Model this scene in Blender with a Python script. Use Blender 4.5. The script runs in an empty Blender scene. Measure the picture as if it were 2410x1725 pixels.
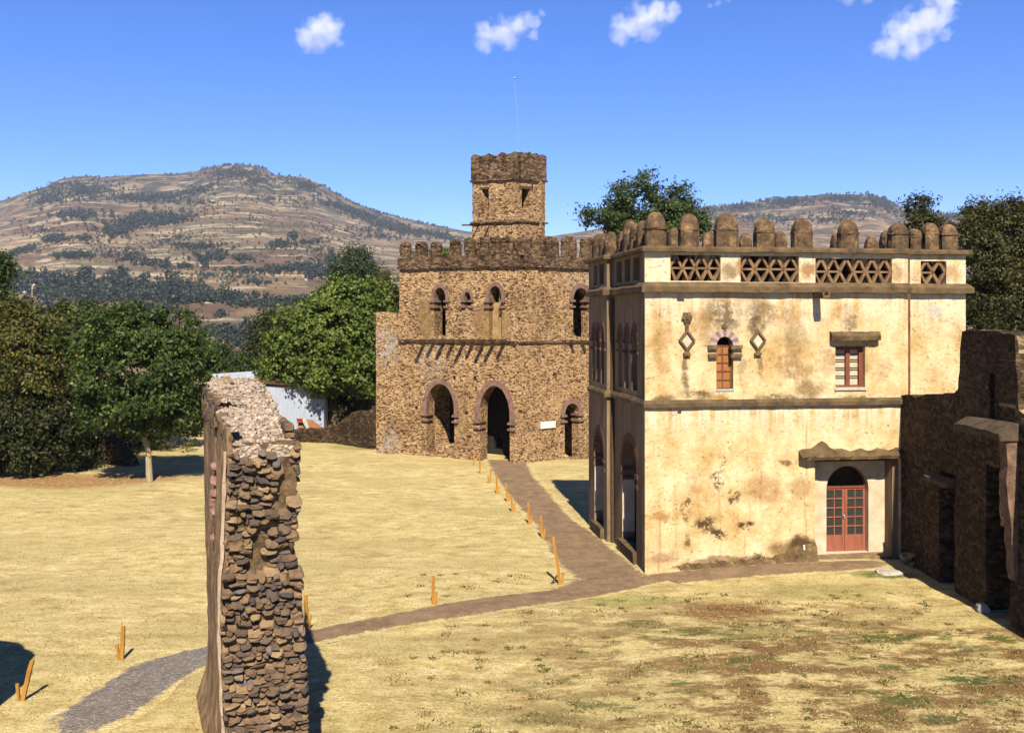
import bpy, bmesh, math, random
import numpy as np
from mathutils import Vector, Matrix
from mathutils.geometry import tessellate_polygon
from mathutils import noise as mnoise
R = math.radians
rnd = random.Random(7)
nrs = np.random.RandomState(11)

# ------------------------------------------------------------------ camera, sky, sun
scene = bpy.context.scene
CZ, FPX, U0, V0 = 8.0, 2343.0, 1205.0, 749.0     # eye height, focal length / principal point in photo pixels
cam_d = bpy.data.cameras.new('camera'); cam = bpy.data.objects.new('camera', cam_d)
scene.collection.objects.link(cam); scene.camera = cam
cam.location = (0, 0, CZ); cam.rotation_euler = (R(90), 0, 0)
cam_d.sensor_width = 36.0; cam_d.lens = FPX / 2410 * 36.0
cam_d.shift_y = -(862.5 - V0) / 2410
cam_d.clip_start = 0.3; cam_d.clip_end = 20000

SUN_AZ, SUN_EL = -5.4, 45.0                      # direction the light travels (from +Y, clockwise), elevation
world = bpy.data.worlds.new('World'); scene.world = world; world.use_nodes = True
wt = world.node_tree
bg = wt.nodes['Background']
sky = wt.nodes.new('ShaderNodeTexSky'); sky.sky_type = 'NISHITA'; sky.sun_disc = False
sky.sun_elevation = R(SUN_EL); sky.sun_rotation = R(180 + SUN_AZ)
sky.altitude = 2200; sky.air_density = 1.0; sky.dust_density = 0.25; sky.ozone_density = 2.6
hs_ = wt.nodes.new('ShaderNodeHueSaturation'); hs_.inputs['Saturation'].default_value = 1.28; hs_.inputs['Value'].default_value = 1.15
wt.links.new(sky.outputs[0], hs_.inputs['Color']); tn_ = wt.nodes.new('ShaderNodeMix'); tn_.data_type = 'RGBA'; tn_.blend_type = 'MULTIPLY'; tn_.inputs[0].default_value = 1; tn_.inputs[7].default_value = (.84,.87,1.24,1)
wt.links.new(hs_.outputs[0], tn_.inputs[6]); wt.links.new(tn_.outputs[2], bg.inputs[0]); bg.inputs[1].default_value = 0.053

sun_d = bpy.data.lights.new('sun', 'SUN'); sun = bpy.data.objects.new('sun', sun_d)
scene.collection.objects.link(sun)
sun_d.energy = 5.0; sun_d.angle = R(0.53); sun_d.color = (1.0, 0.905, 0.745)
a = R(SUN_AZ); e = R(SUN_EL)
trav = Vector((math.sin(a) * math.cos(e), math.cos(a) * math.cos(e), -math.sin(e)))
sun.rotation_euler = trav.to_track_quat('-Z', 'Y').to_euler(); sun.location = (0, -20, 60)

scene.view_settings.view_transform = 'Standard'; scene.view_settings.look = 'None'
scene.view_settings.exposure = 1.3; scene.view_settings.gamma = 1.0
scene.cycles.volume_bounces = 5; scene.cycles.max_bounces = 8; scene.cycles.diffuse_bounces = 2
scene.cycles.transparent_max_bounces = 8

# ------------------------------------------------------------------ helpers
COL = scene.collection
def W(u, v, Y):                                   # photo pixel at depth Y -> point in the place
    return Vector(((u - U0) * Y / FPX, Y, CZ - (v - V0) * Y / FPX))
def tag(o, label=None, cat=None, group=None, kind=None):
    if label: o['label'] = label
    if cat: o['category'] = cat
    if group: o['group'] = group
    if kind: o['kind'] = kind
    return o
def empty(name, loc, rz=0, label=None, cat=None, group=None):
    o = bpy.data.objects.new(name, None); COL.objects.link(o)
    o.empty_display_size = 0.3
    o.location = loc; o.rotation_euler = (0, 0, rz)
    return tag(o, label, cat, group)

class MB:
    def __init__(s): s.v = []; s.f = []
    def add(s, vs, fs):
        n = len(s.v); s.v += [tuple(p) for p in vs]; s.f += [tuple(i + n for i in f) for f in fs]; return s
    def box(s, c, h, rz=0, jit=0, tilt=None):
        m = Matrix.Rotation(rz, 3, 'Z')
        if tilt: m = Matrix.Rotation(rz, 3, 'Z') @ Matrix.Rotation(tilt[0], 3, 'X') @ Matrix.Rotation(tilt[1], 3, 'Y')
        vs = []
        for x, y, z in ((-1,-1,-1),(1,-1,-1),(1,1,-1),(-1,1,-1),(-1,-1,1),(1,-1,1),(1,1,1),(-1,1,1)):
            p = m @ Vector((x*h[0], y*h[1], z*h[2])) + Vector(c)
            if jit: p += Vector((rnd.uniform(-jit,jit), rnd.uniform(-jit,jit), rnd.uniform(-jit,jit)))
            vs.append(p)
        return s.add(vs, [(0,3,2,1),(4,5,6,7),(0,1,5,4),(1,2,6,5),(2,3,7,6),(3,0,4,7)])
    def bx(s, x0, x1, y0, y1, z0, z1, jit=0):
        return s.box(((x0+x1)/2,(y0+y1)/2,(z0+z1)/2), ((x1-x0)/2,(y1-y0)/2,(z1-z0)/2), 0, jit)
    def loft(s, rings, cap=True):
        n = len(rings[0]); vs = [p for r in rings for p in r]; fs = []
        for i in range(len(rings)-1):
            for j in range(n):
                k = (j+1) % n
                fs.append((i*n+j, i*n+k, (i+1)*n+k, (i+1)*n+j))
        if cap: fs.append(tuple(range(n-1,-1,-1))); fs.append(tuple((len(rings)-1)*n+j for j in range(n)))
        return s.add(vs, fs)
    def tube(s, pts, rad, n=6):
        rings = []
        for i, p in enumerate(pts):
            p = Vector(p); a = Vector(pts[max(0,i-1)]); b = Vector(pts[min(len(pts)-1,i+1)])
            d = (b-a).normalized(); x = d.orthogonal().normalized() if abs(d.z) < .9 else Vector((1,0,0))
            x = (x - d*x.dot(d)).normalized(); y = d.cross(x); r = rad[i] if hasattr(rad,'__len__') else rad
            rings.append([p + x*r*math.cos(2*math.pi*j/n) + y*r*math.sin(2*math.pi*j/n) for j in range(n)])
        return s.loft(rings)
    def build(s, name, mat, parent=None, smooth=False, recalc=True):
        me = bpy.data.meshes.new(name); me.from_pydata(s.v, [], s.f)
        if recalc:
            bm = bmesh.new(); bm.from_mesh(me)
            bmesh.ops.recalc_face_normals(bm, faces=bm.faces); bm.to_mesh(me); bm.free()
        if smooth: me.polygons.foreach_set('use_smooth', [True]*len(me.polygons))
        if mat: me.materials.append(mat)
        o = bpy.data.objects.new(name, me); COL.objects.link(o)
        if parent: o.parent = parent
        return o
def mesh_np(name, verts, faces, mat, parent=None, smooth=False):
    me = bpy.data.meshes.new(name)
    nv = len(verts); nf, k = faces.shape
    me.vertices.add(nv); me.vertices.foreach_set('co', verts.astype(np.float32).ravel())
    me.loops.add(nf*k); me.loops.foreach_set('vertex_index', faces.astype(np.int32).ravel())
    me.polygons.add(nf); me.polygons.foreach_set('loop_start', np.arange(0, nf*k, k, dtype=np.int32))
    me.polygons.foreach_set('loop_total', np.full(nf, k, dtype=np.int32))
    if smooth: me.polygons.foreach_set('use_smooth', np.ones(nf, dtype=bool))
    me.update(calc_edges=True)
    if mat: me.materials.append(mat)
    o = bpy.data.objects.new(name, me); COL.objects.link(o)
    if parent: o.parent = parent
    return o

class Plane:                                       # a vertical wall plane: t along, d inwards, z up
    def __init__(s, P0, ang_dir, inn, root=(0,0), world=None):
        s.P = Vector((P0[0],P0[1],0)); s.t = Vector((ang_dir[0],ang_dir[1],0)).normalized()
        s.n = Vector((inn[0],inn[1],0)).normalized(); s.root = Vector((root[0],root[1],0))
        s.world = world or (lambda p: p)           # local -> world for pixel look-ups
    def pt(s, t, z, d=0.0):
        p = s.P + s.t*t + s.n*d - s.root; p.z = z; return p
    def tz(s, u, v, d=0.0):
        A = s.world(s.P + s.n*d); B = s.world(s.P + s.n*d + s.t); D = B - A
        k = (u-U0)/FPX; t = (k*A.y - A.x)/(D.x - k*D.y); Y = A.y + t*D.y
        return t, CZ - (v-V0)*Y/FPX
def prism(mb, pl, loop, d0, d1, holes=()):
    loops = [loop] + list(holes)
    flat = [p for l in loops for p in l]
    tris = tessellate_polygon([[Vector((p[0],p[1],0)) for p in l] for l in loops])
    n = len(flat)
    vs = [pl.pt(p[0],p[1],d0) for p in flat] + [pl.pt(p[0],p[1],d1) for p in flat]
    fs = [tuple(t) for t in tris] + [tuple(i+n for i in reversed(t)) for t in tris]
    o = 0
    for l in loops:
        m = len(l)
        for i in range(m):
            j = (i+1) % m; fs.append((o+i, o+j, n+o+j, n+o+i))
        o += m
    mb.add(vs, fs); return mb
def pbox(mb, pl, t0, t1, z0, z1, d0, d1, jit=0):
    vs = [pl.pt(t,z,d) for d in (d0,d1) for z in (z0,z1) for t in (t0,t1)]
    if jit: vs = [p + Vector([rnd.uniform(-jit,jit) for _ in range(3)]) for p in vs]
    return mb.add(vs, [(0,1,3,2),(4,6,7,5),(0,4,5,1),(2,3,7,6),(0,2,6,4),(1,5,7,3)])
def rect(t0,t1,z0,z1): return [(t0,z0),(t1,z0),(t1,z1),(t0,z1)]
def arch(t0,t1,zb,zs,zt,n=12,rough=0):
    c=(t0+t1)/2; r=(t1-t0)/2
    L=[(t0,zb),(t1,zb)]
    for i in range(n+1):
        a=math.pi*i/n; k=1+rnd.uniform(-rough,rough)
        L.append((c+r*math.cos(a)*k, zs+(zt-zs)*math.sin(a)*k))
    return L
def ring_band(t0,t1,zs,zt,w,n=14,down=0.0):        # archivolt band loop
    c=(t0+t1)/2; r=(t1-t0)/2; h=zt-zs
    out=[(c+(r+w)*math.cos(math.pi*i/n), zs+(h+w)*math.sin(math.pi*i/n)) for i in range(n+1)]
    inn=[(c+r*math.cos(math.pi*i/n), zs+h*math.sin(math.pi*i/n)) for i in range(n,-1,-1)]
    if down: out=[(out[0][0],zs-down)]+out+[(out[-1][0],zs-down)]; inn=[(inn[0][0],zs-down)]+inn+[(inn[-1][0],zs-down)]
    return out+inn
def edge_jit(pts, step, amp, closed=True):         # subdivide an outline and roughen it
    out=[]; n=len(pts)
    for i in range(n if closed else n-1):
        a=pts[i]; b=pts[(i+1)%n]; L=math.hypot(b[0]-a[0],b[1]-a[1]); m=max(1,int(L/step))
        for k in range(m):
            f=k/m; j=amp if k else amp*.4
            out.append((a[0]+(b[0]-a[0])*f+rnd.uniform(-j,j), a[1]+(b[1]-a[1])*f+rnd.uniform(-j,j)))
    return out

# ------------------------------------------------------------------ materials
ALB = .60
class NT:
    def __init__(s, name):
        s.m = bpy.data.materials.new(name); s.m.use_nodes = True; s.t = s.m.node_tree
        s.b = s.t.nodes['Principled BSDF']; s.b.inputs['Roughness'].default_value = .9
        s.b.inputs['Specular IOR Level'].default_value = .15
        s.co = s.n('ShaderNodeTexCoord').outputs['Object']
    def n(s, kind, **kw):
        x = s.t.nodes.new(kind)
        for k, v in kw.items(): setattr(x, k, v)
        return x
    def set(s, sock, val):
        if hasattr(val, 'links'): s.t.links.new(val, sock)
        elif val is not None: sock.default_value = val
    def map(s, vec, scale=(1,1,1), loc=(0,0,0), texture=False):
        x = s.n('ShaderNodeMapping'); x.vector_type = 'TEXTURE' if texture else 'POINT'
        s.set(x.inputs['Vector'], vec); x.inputs['Scale'].default_value = scale; x.inputs['Location'].default_value = loc
        return x.outputs[0]
    def noise(s, vec, scale, detail=5, rough=.6, color=False, dist=0):
        x = s.n('ShaderNodeTexNoise'); s.set(x.inputs['Vector'], vec); x.inputs['Scale'].default_value = scale
        x.inputs['Detail'].default_value = detail; x.inputs['Roughness'].default_value = rough; x.inputs['Distortion'].default_value = dist
        return x.outputs['Color' if color else 'Fac']
    def voro(s, vec, scale, feature='F1', rand=1.0):
        x = s.n('ShaderNodeTexVoronoi'); x.feature = feature; s.set(x.inputs['Vector'], vec); x.inputs['Scale'].default_value = scale
        x.inputs['Randomness'].default_value = rand
        return x
    def ramp(s, fac, stops, interp='LINEAR'):
        x = s.n('ShaderNodeValToRGB'); s.set(x.inputs[0], fac); e = x.color_ramp.elements; x.color_ramp.interpolation = interp
        while len(e) < len(stops): e.new(.5)
        for k, (p, c) in enumerate(stops):
            e[k].position = p; e[k].color = c if len(c) == 4 else (*c, 1)
        return x.outputs[0]
    def rng(s, fac, a, b, c=0.0, d=1.0, smooth=True):
        x = s.n('ShaderNodeMapRange'); s.set(x.inputs[0], fac)
        if smooth: x.interpolation_type = 'SMOOTHSTEP'
        for i, v in enumerate((a,b,c,d)): x.inputs[i+1].default_value = v
        return x.outputs[0]
    def mix(s, fac, A, B, mode='MIX'):
        x = s.n('ShaderNodeMix', data_type='RGBA'); x.blend_type = mode
        s.set(x.inputs[0], fac); s.set(x.inputs[6], A if hasattr(A,'links') else (*A[:3],1)); s.set(x.inputs[7], B if hasattr(B,'links') else (*B[:3],1))
        return x.outputs[2]
    def math(s, op, A, B=None, clamp=False):
        x = s.n('ShaderNodeMath', operation=op); x.use_clamp = clamp; s.set(x.inputs[0], A)
        if B is not None: s.set(x.inputs[1], B)
        return x.outputs[0]
    def vadd(s, A, B, k=1.0):
        x = s.n('ShaderNodeVectorMath', operation='MULTIPLY_ADD'); s.set(x.inputs[0], B)
        x.inputs[1].default_value = (k,k,k); s.set(x.inputs[2], A); return x.outputs[0]
    def blob(s, vec, c, r, soft=(1.15,.55)):       # ellipsoid mask
        p = s.map(vec, r, c, True); x = s.n('ShaderNodeVectorMath', operation='LENGTH'); s.set(x.inputs[0], p)
        return s.rng(x.outputs['Value'], soft[0], soft[1])
    def island(s): return s.n('ShaderNodeNewGeometry').outputs['Random Per Island']
    def sep(s, col):
        x = s.n('ShaderNodeSeparateXYZ'); s.set(x.inputs[0], col); return x.outputs
    def bump(s, h, dist=.02, strength=1.0, prev=None):
        x = s.n('ShaderNodeBump'); s.set(x.inputs['Height'], h); x.inputs['Distance'].default_value = dist
        x.inputs['Strength'].default_value = strength
        if prev: s.set(x.inputs['Normal'], prev)
        return x.outputs[0]
    def done(s, col, bump=None, rough=None):
        col = s.mix(1.0, col if hasattr(col,'links') else col, (ALB,ALB,ALB), 'MULTIPLY')
        s.set(s.b.inputs['Base Color'], col)
        if bump: s.set(s.b.inputs['Normal'], bump)
        if rough is not None: s.set(s.b.inputs['Roughness'], rough)
        return s.m

def masonry(name, scale, stops, mortar, mw=.05, flat=1.9, bd=.05, stain=.5, extra=None, warm=None):
    t = NT(name)
    w = t.vadd(t.co, t.noise(t.co, 2.2, 3, color=True), .16)
    p = t.map(w, (scale, scale, scale*flat))
    c = t.voro(p, 1.0); ed = t.voro(p, 1.0, 'DISTANCE_TO_EDGE')
    rx = t.sep(c.outputs['Color'])
    col = t.ramp(rx[0], stops)
    col = t.mix(.55, col, t.ramp(t.noise(t.co, 14, 4, .7), [(.3,(.35,.35,.35)),(.75,(1.5,1.5,1.5))]), 'MULTIPLY')
    m = t.rng(ed.outputs['Distance'], 0.0, mw*2)
    col = t.mix(m, mortar, col)
    big = t.noise(t.map(t.co,(1,1,.7)), .55, 5, .65)
    col = t.mix(t.rng(big,.42,.66,0,stain), col, t.mix(1.0, col, (.42,.38,.36),'MULTIPLY'))
    if warm: col = t.mix(t.rng(t.noise(t.co,.8,4,.6),.5,.68,0,.55), col, t.mix(.7,col,warm))
    if extra: col = extra(t, col)
    h = t.math('MINIMUM', ed.outputs['Distance'], .25)
    h = t.math('ADD', h, t.math('MULTIPLY', rx[1], .16))
    h = t.math('ADD', h, t.math('MULTIPLY', t.noise(t.co, 22, 3), .18))
    return t.done(col, t.bump(h, bd))

def castle_extra(t, col):
    # pale lichen on the low left shoulder, smooth plaster remains by the middle window (object space = castle root)
    n = t.noise(t.co, 3.2, 5, .75)
    for c, r, k in CASTLE_LICHEN:
        mk = t.math('MULTIPLY', t.blob(t.co, c, r), t.rng(n,.47,.60,0,k)); col = t.mix(mk, col, (.46,.42,.38))
    n2 = t.noise(t.co, 1.4, 5, .7)
    for c, r, k in CASTLE_PLASTER:
        mk = t.math('MULTIPLY', t.blob(t.co, c, r), t.rng(n2,.36,.52,0,k)); col = t.mix(mk, col, t.ramp(t.noise(t.co,2.5,5,.7),[(.35,(.22,.13,.055)),(.65,(.40,.25,.10))]))
    return col

def simple(name, c1, c2, scale=3, detail=5, bd=.01, rough=.9, stretch=(1,1,1), bs=None, lo=.35, hi=.65):
    t = NT(name); p = t.map(t.co, stretch)
    f = t.noise(p, scale, detail, .65)
    return t.done(t.ramp(f, [(lo,c1),(hi,c2)]), t.bump(t.noise(p, bs or scale*6, 4, .7), bd), rough)

# castle frame (needed by its material)
C0 = Vector((0.31, 55.1, 0))
LDIR = (-.883, .469); RDIR = (.78, .626)
PL = Plane(C0[:2], LDIR, (.469,.883), C0[:2]); PR = Plane(C0[:2], RDIR, (-.626,.78), C0[:2])
CASTLE_LICHEN = [(PL.pt(8.9,6.2),(1.2,1.2,1.4),.9),(PL.pt(8.7,.6),(.9,.9,1.0),.85),(PL.pt(5.6,5.6),(1.0,1.0,1.5),.5),(PR.pt(4.5,10.2),(2,2,.6),.5)]
CASTLE_PLASTER = [(PL.pt(1.7,7.6),(1.3,1.3,1.3),.95),(PL.pt(6.0,8.0),(.6,.6,1.6),.7),(PL.pt(3.6,2.2),(.6,.6,1.5),.5)]
m_castle = masonry('castle_rubble', 7.5, [(0,(.04,.024,.015)),(.17,(.16,.088,.045)),(.38,(.41,.245,.115)),(.7,(.62,.40,.19)),(.9,(.74,.52,.29)),(1,(.20,.15,.11))],
                   (.30,.175,.085), .035, 2.0, .07, .55, castle_extra)
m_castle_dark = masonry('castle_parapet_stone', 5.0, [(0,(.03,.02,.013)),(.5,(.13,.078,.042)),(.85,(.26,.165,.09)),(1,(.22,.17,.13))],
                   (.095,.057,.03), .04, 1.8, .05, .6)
m_archstone = simple('purple_tuff', (.15,.085,.068), (.29,.175,.135), 4, 5, .02)
m_void = simple('painted_room_shade', (.02,.015,.01), (.035,.026,.018), 2)  # near-black colour stands in for the shade of interiors and openings
m_wallstone = masonry('shade_toned_wall_stone', 5.5, [(0,(.02,.014,.009)),(.4,(.06,.038,.021)),(.8,(.13,.083,.04)),(1,(.18,.125,.06))],
                   (.075,.048,.024), .05, 1.8, .07, .7)  # darker copy of the wall stone, shade put into its colours
m_wallpale = masonry('sun_toned_wall_stone', 4.2, [(0,(.10,.07,.045)),(.4,(.27,.19,.10)),(.8,(.42,.31,.16)),(1,(.5,.40,.25))],
                   (.40,.29,.14), .05, 1.8, .07, .3)  # paler copy of the wall stone, sunlight put into its colours
m_cornice = simple('weathered_cornice', (.075,.05,.026), (.19,.125,.06), 2.2, 6, .02)
t = NT('merlon_plaster')
f = t.noise(t.co, 2.6, 6, .7)
col = t.ramp(f, [(.38,(.07,.046,.027)),(.53,(.15,.092,.048)),(.65,(.32,.20,.095)),(.75,(.54,.39,.21))])
col = t.mix(t.rng(t.noise(t.co,9,4,.7),.62,.72,0,.6), col, (.45,.33,.15))
m_merlon = t.done(col, t.bump(t.noise(t.co, 14, 5, .7), .03))
m_lattice = simple('lattice_stone', (.15,.085,.045), (.33,.20,.10), 5, 5, .02)
m_redtuff = simple('dark_red_moulding', (.12,.05,.038), (.20,.09,.065), 6, 5, .01)
m_wood = simple('orange_wood', (.33,.15,.025), (.52,.26,.045), 4, 6, .006, .8, (6,6,.6))
m_doorwood = simple('red_painted_wood', (.27,.085,.05), (.38,.135,.08), 3, 5, .004, .6, (5,5,.6))
m_framewood = simple('brown_frame_wood', (.17,.05,.028), (.26,.085,.045), 3, 5, .004, .6, (5,5,.6))
m_shutter = simple('ochre_shutter_wood', (.28,.115,.032), (.42,.19,.055), 4, 5, .006, .75, (5,5,.7))
m_oldwood = simple('old_beam_wood', (.06,.035,.018), (.13,.08,.04), 4, 5, .01, .9, (4,4,4))
m_blind = simple('cream_blind', (.50,.44,.30), (.62,.55,.40), 4)
t = NT('dark_glass'); t.b.inputs['Roughness'].default_value = .12; t.b.inputs['Specular IOR Level'].default_value = .5
m_glass = t.done((.045,.05,.042))
m_white = simple('white_board', (.74,.72,.64), (.80,.79,.72), 3)
m_sill = simple('pale_sill', (.42,.38,.33), (.56,.51,.44), 6)
m_ornament = simple('carved_stone', (.12,.078,.04), (.26,.17,.08), 7, 5, .03)
m_palestone = simple('pale_rock', (.40,.36,.30), (.6,.55,.47), 5, 5, .04)
m_metal = simple('grey_metal', (.30,.31,.33), (.4,.41,.43), 5, 3, .0, .5)

# ------------------------------------------------------------------ ground
def sstep(x, a, b):
    x = np.clip((np.asarray(x, dtype=float)-a)/(b-a), 0, 1); return x*x*(3-2*x)
def gh(X, Y):
    X = np.asarray(X, dtype=float); Y = np.asarray(Y, dtype=float)
    z = .24*np.exp(-((X-11)**2/14 + (Y-33)**2/10))
    z = z - .35*np.exp(-((X-5)**2/12+(Y-60)**2/20))
    z = z + .07*np.sin(X*.55+Y*.21)*np.sin(Y*.37-X*.13)*sstep(Y,15,24)
    z = z - sstep(Y,68,130)*16 - sstep(Y,120,220)*12
    return z
def ghs(x, y): return float(gh(x, y))

nx, ny = 420, 420
ys = np.concatenate([np.linspace(-6, 75, 340), np.linspace(75.5, 260, ny-340)])
xs = np.linspace(-1, 1, nx); 
XX, YY = np.meshgrid(xs, ys); XX = np.sign(XX)*(np.abs(XX)*30 + np.abs(XX)**3*90)
ZZ = gh(XX, YY) + .005*nrs.randn(*XX.shape)
gv = np.stack([XX, YY, ZZ], -1).reshape(-1, 3)
ii = np.arange((ny-1)*(nx)).reshape(ny-1, nx)[:, :-1].ravel()
gf = np.stack([ii, ii+1, ii+nx+1, ii+nx], 1)
t = NT('dry_grass_ground')
P = t.co
st = t.map(P, (.55,1.0,1.0))
fine = t.noise(P, 13, 6, .75); mid = t.noise(st, 2.4, 6, .7); big = t.noise(st, .38, 5, .6); patch = t.noise(st, .85, 8, .78); patch = t.math('ADD', patch, t.math('MULTIPLY', t.math('SUBTRACT', fine, .5), .20))
col = t.ramp(mid, [(.30,(.36,.25,.085)),(.44,(.56,.435,.18)),(.60,(.69,.57,.275)),(.75,(.77,.66,.37))])
col = t.mix(t.rng(big,.46,.60,0,.6), col, (.47,.39,.16))
col = t.mix(t.rng(t.noise(st,.9,5,.7),.54,.68,0,.6), col, (.36,.23,.095))
sx = t.sep(P)
near = t.math('MULTIPLY', t.rng(sx[1], 31, 24), t.rng(sx[0], -5, 6))
brown = t.math('MULTIPLY', t.rng(patch,.45,.55), t.math('ADD', t.math('MULTIPLY', near, .9), .08))
col = t.mix(brown, col, (.205,.118,.045))
green = t.math('MULTIPLY', t.rng(t.noise(t.map(st,(1,1,1),(31,7,0)),.95,6,.75),.545,.63), t.math('ADD', t.math('MULTIPLY', near, .85), .16))
col = t.mix(green, col, (.105,.12,.025))
def gblob(u, v, rx, ry): 
    p = W(u, v, CZ*FPX/(v-V0)); return (p.x, p.y, 0), (rx, ry, 5)
for (u,v,rx,ry,c,k) in ((1700,1438,1.55,1.1,(.20,.085,.028),.85),(1835,1440,.7,.35,(.20,.085,.028),.6),(1510,1470,.75,.55,(.10,.09,.022),.7),(1750,1490,2.6,.55,(.14,.115,.03),.6),
                        (1480,1410,1.6,.8,(.30,.29,.08),.7),(2080,1362,1.1,.45,(.08,.115,.02),.9),(1930,1395,2.2,.8,(.26,.24,.07),.6),(1640,1325,2.0,.5,(.40,.36,.11),.5),
                        (120,1130,8,2.5,(.30,.15,.055),.9),(850,1050,2.5,1.5,(.16,.17,.04),.55),(2210,1690,.6,.3,(.06,.085,.018),.9),(2120,1650,.8,.3,(.07,.10,.02),.8),
                        (2330,1600,.8,.3,(.06,.09,.018),.9),(2020,1500,.9,.3,(.10,.10,.025),.7),(2290,1520,.6,.3,(.08,.10,.022),.7),(1300,1690,1.2,.35,(.16,.12,.04),.6)):
    c_, r_ = gblob(u, v, rx, ry)
    mk = t.math('MULTIPLY', t.blob(t.vadd(P, t.noise(P,1.6,5,color=True), .9), (c_[0]+.45,c_[1]+.45,.45), r_, (1.1,.5)), t.rng(t.noise(P,5,5,.7),.30,.55,.25,k)); col = t.mix(mk, col, c)
col = t.mix(.8, col, t.ramp(fine, [(.30,(.52,.50,.46)),(.52,(1,1,1)),(.72,(1.35,1.33,1.25))]), 'MULTIPLY')
hh = t.math('ADD', t.math('MULTIPLY', fine, .6), mid)
m_ground = t.done(col, t.bump(hh, .06), 1.0)
ground = mesh_np('ground', gv, gf, m_ground, smooth=True); tag(ground, 'dry yellow lawn of the palace compound with green and brown patches', 'ground', kind='structure')

def ribbon(name, left, right, mat, lift, step=.14, jit=.10, label='', fade=(0,0)):
    # sheet between two polylines given in photo pixels on level ground
    def world(pl):
        q = [W(u, v, CZ*FPX/(v-V0)) for u, v in pl]; out = []
        for i in range(len(q)-1):
            m = max(1, int((q[i+1]-q[i]).length/step))
            out += [q[i].lerp(q[i+1], k/m) for k in range(m)]
        return out + [q[-1]]
    A, B = world(left), world(right); n = max(len(A), len(B))
    cols = [(-.30,0),(-.10,.35),(.08,.75),(.3,1),(.5,1),(.7,1),(.92,.75),(1.10,.35),(1.30,0)]; M = len(cols)
    def at(L, f):
        x = f*(len(L)-1); i = min(int(x), len(L)-2); return L[i].lerp(L[i+1], x-i)
    v = []; wn_ = []
    for i in range(n):
        a = at(A, i/(n-1)); b = at(B, i/(n-1)); w_ = (b-a).length; d = (b-a).normalized(); ed = min(1.0, 1.1/w_)
        end = min(1, i/8 if fade[0] else 1, (n-1-i)/fade[1] if fade[1] else 1)
        for f_, k in cols:
            ff_ = f_ if 0 <= f_ <= 1 else (f_*ed if f_ < 0 else 1+(f_-1)*ed)
            p = a + d*(w_*ff_ + jit*mnoise.noise(a*.9+Vector((f_*3,0,0))))
            v.append((p.x, p.y, ghs(p.x,p.y)+lift*(.25+.75*k))); wn_.append(k*end)
    v = np.array(v); i0 = (np.arange(n-1)[:,None]*M+np.arange(M-1)[None,:]).ravel()
    o = mesh_np(name, v, np.stack([i0,i0+1,i0+M+1,i0+M],1), mat, smooth=True)
    at_ = o.data.attributes.new('worn', 'FLOAT', 'POINT'); at_.data.foreach_set('value', np.array(wn_, dtype=np.float32))
    return tag(o, label, 'path', kind='structure')
t = NT('path_earth'); pm = t.noise(t.co, 1.6, 6, .7)
col = t.ramp(pm, [(.33,(.20,.125,.07)),(.6,(.31,.21,.125))])
col = t.mix(t.rng(t.noise(t.co,3.2,5,.75),.56,.68,0,.6), col, (.38,.28,.11))
col = t.mix(.7, col, t.ramp(t.noise(t.co,16,5,.75),[(.3,(.55,.55,.55)),(.7,(1.4,1.4,1.4))]),'MULTIPLY')
def grassy(t, col):
    w = t.n('ShaderNodeAttribute', attribute_name='worn').outputs['Fac']
    g = t.math('ADD', w, t.math('MULTIPLY', t.math('SUBTRACT', t.noise(t.co, 3.4, 7, .8), .5), 1.5))
    straw = t.ramp(t.noise(t.map(t.co,(.55,1,1)),2.4,6,.7), [(.30,(.36,.25,.085)),(.44,(.56,.435,.18)),(.60,(.69,.57,.275)),(.75,(.77,.66,.37))])
    straw = t.mix(.8, straw, t.ramp(t.noise(t.co,13,6,.75), [(.30,(.52,.50,.46)),(.52,(1,1,1)),(.72,(1.35,1.33,1.25))]), 'MULTIPLY')
    return t.mix(t.rng(g, .34, .58), straw, col)
col = grassy(t, col)
m_path = t.done(col, t.bump(t.noise(t.co,15,5,.75),.05), 1)
t = NT('path_gravel'); vv = t.voro(t.co, 22)
col = t.mix(.5, t.ramp(t.sep(vv.outputs['Color'])[0], [(0,(.09,.075,.07)),(.6,(.22,.19,.17)),(.93,(.34,.30,.26)),(1,(.6,.56,.5))]), t.ramp(t.noise(t.co,1.5,4),[(.35,(.17,.14,.12)),(.65,(.26,.22,.18))]))
col = grassy(t, col)
m_gravel = t.done(col, t.bump(vv.outputs['Distance'], .03), 1)
ribbon('path', [(1150,1080),(1166,1118),(1195,1158),(1232,1200),(1264,1240),(1294,1288),(1330,1332),(1368,1358)], [(1236,1082),(1252,1125),(1290,1165),(1340,1222),(1392,1255),(1440,1295),(1500,1342),(1524,1358)], m_path, .030, label='trodden earth path from the castle arch to the corner of the cream building')
ribbon('path', [(1368,1358),(1300,1386),(1160,1408),(1020,1432),(880,1458),(735,1482),(600,1500),(480,1520)], [(1640,1352),(1530,1372),(1400,1400),(1240,1428),(1060,1458),(900,1480),(745,1508),(600,1532),(480,1562)], m_path, .024, label='trodden earth path crossing the lawn from the building corner to the pillar')
ribbon('path', [(1520,1352),(1640,1345),(1800,1342),(1950,1338),(2120,1330)], [(1600,1372),(1700,1365),(1820,1360),(1950,1356),(2120,1346)], m_path, .018, jit=.12, fade=(0,8), label='faint worn track along the front of the cream building')
ribbon('gravel_path', [(500,1518),(420,1535),(350,1558),(290,1584),(230,1622),(170,1664),(90,1704),(-40,1740)], [(500,1560),(455,1580),(410,1606),(370,1640),(300,1685),(220,1722),(150,1760),(60,1800)], m_gravel, .034, jit=.14, fade=(0,16), label='grey gravel stretch of path left of the tall stone pillar')

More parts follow.
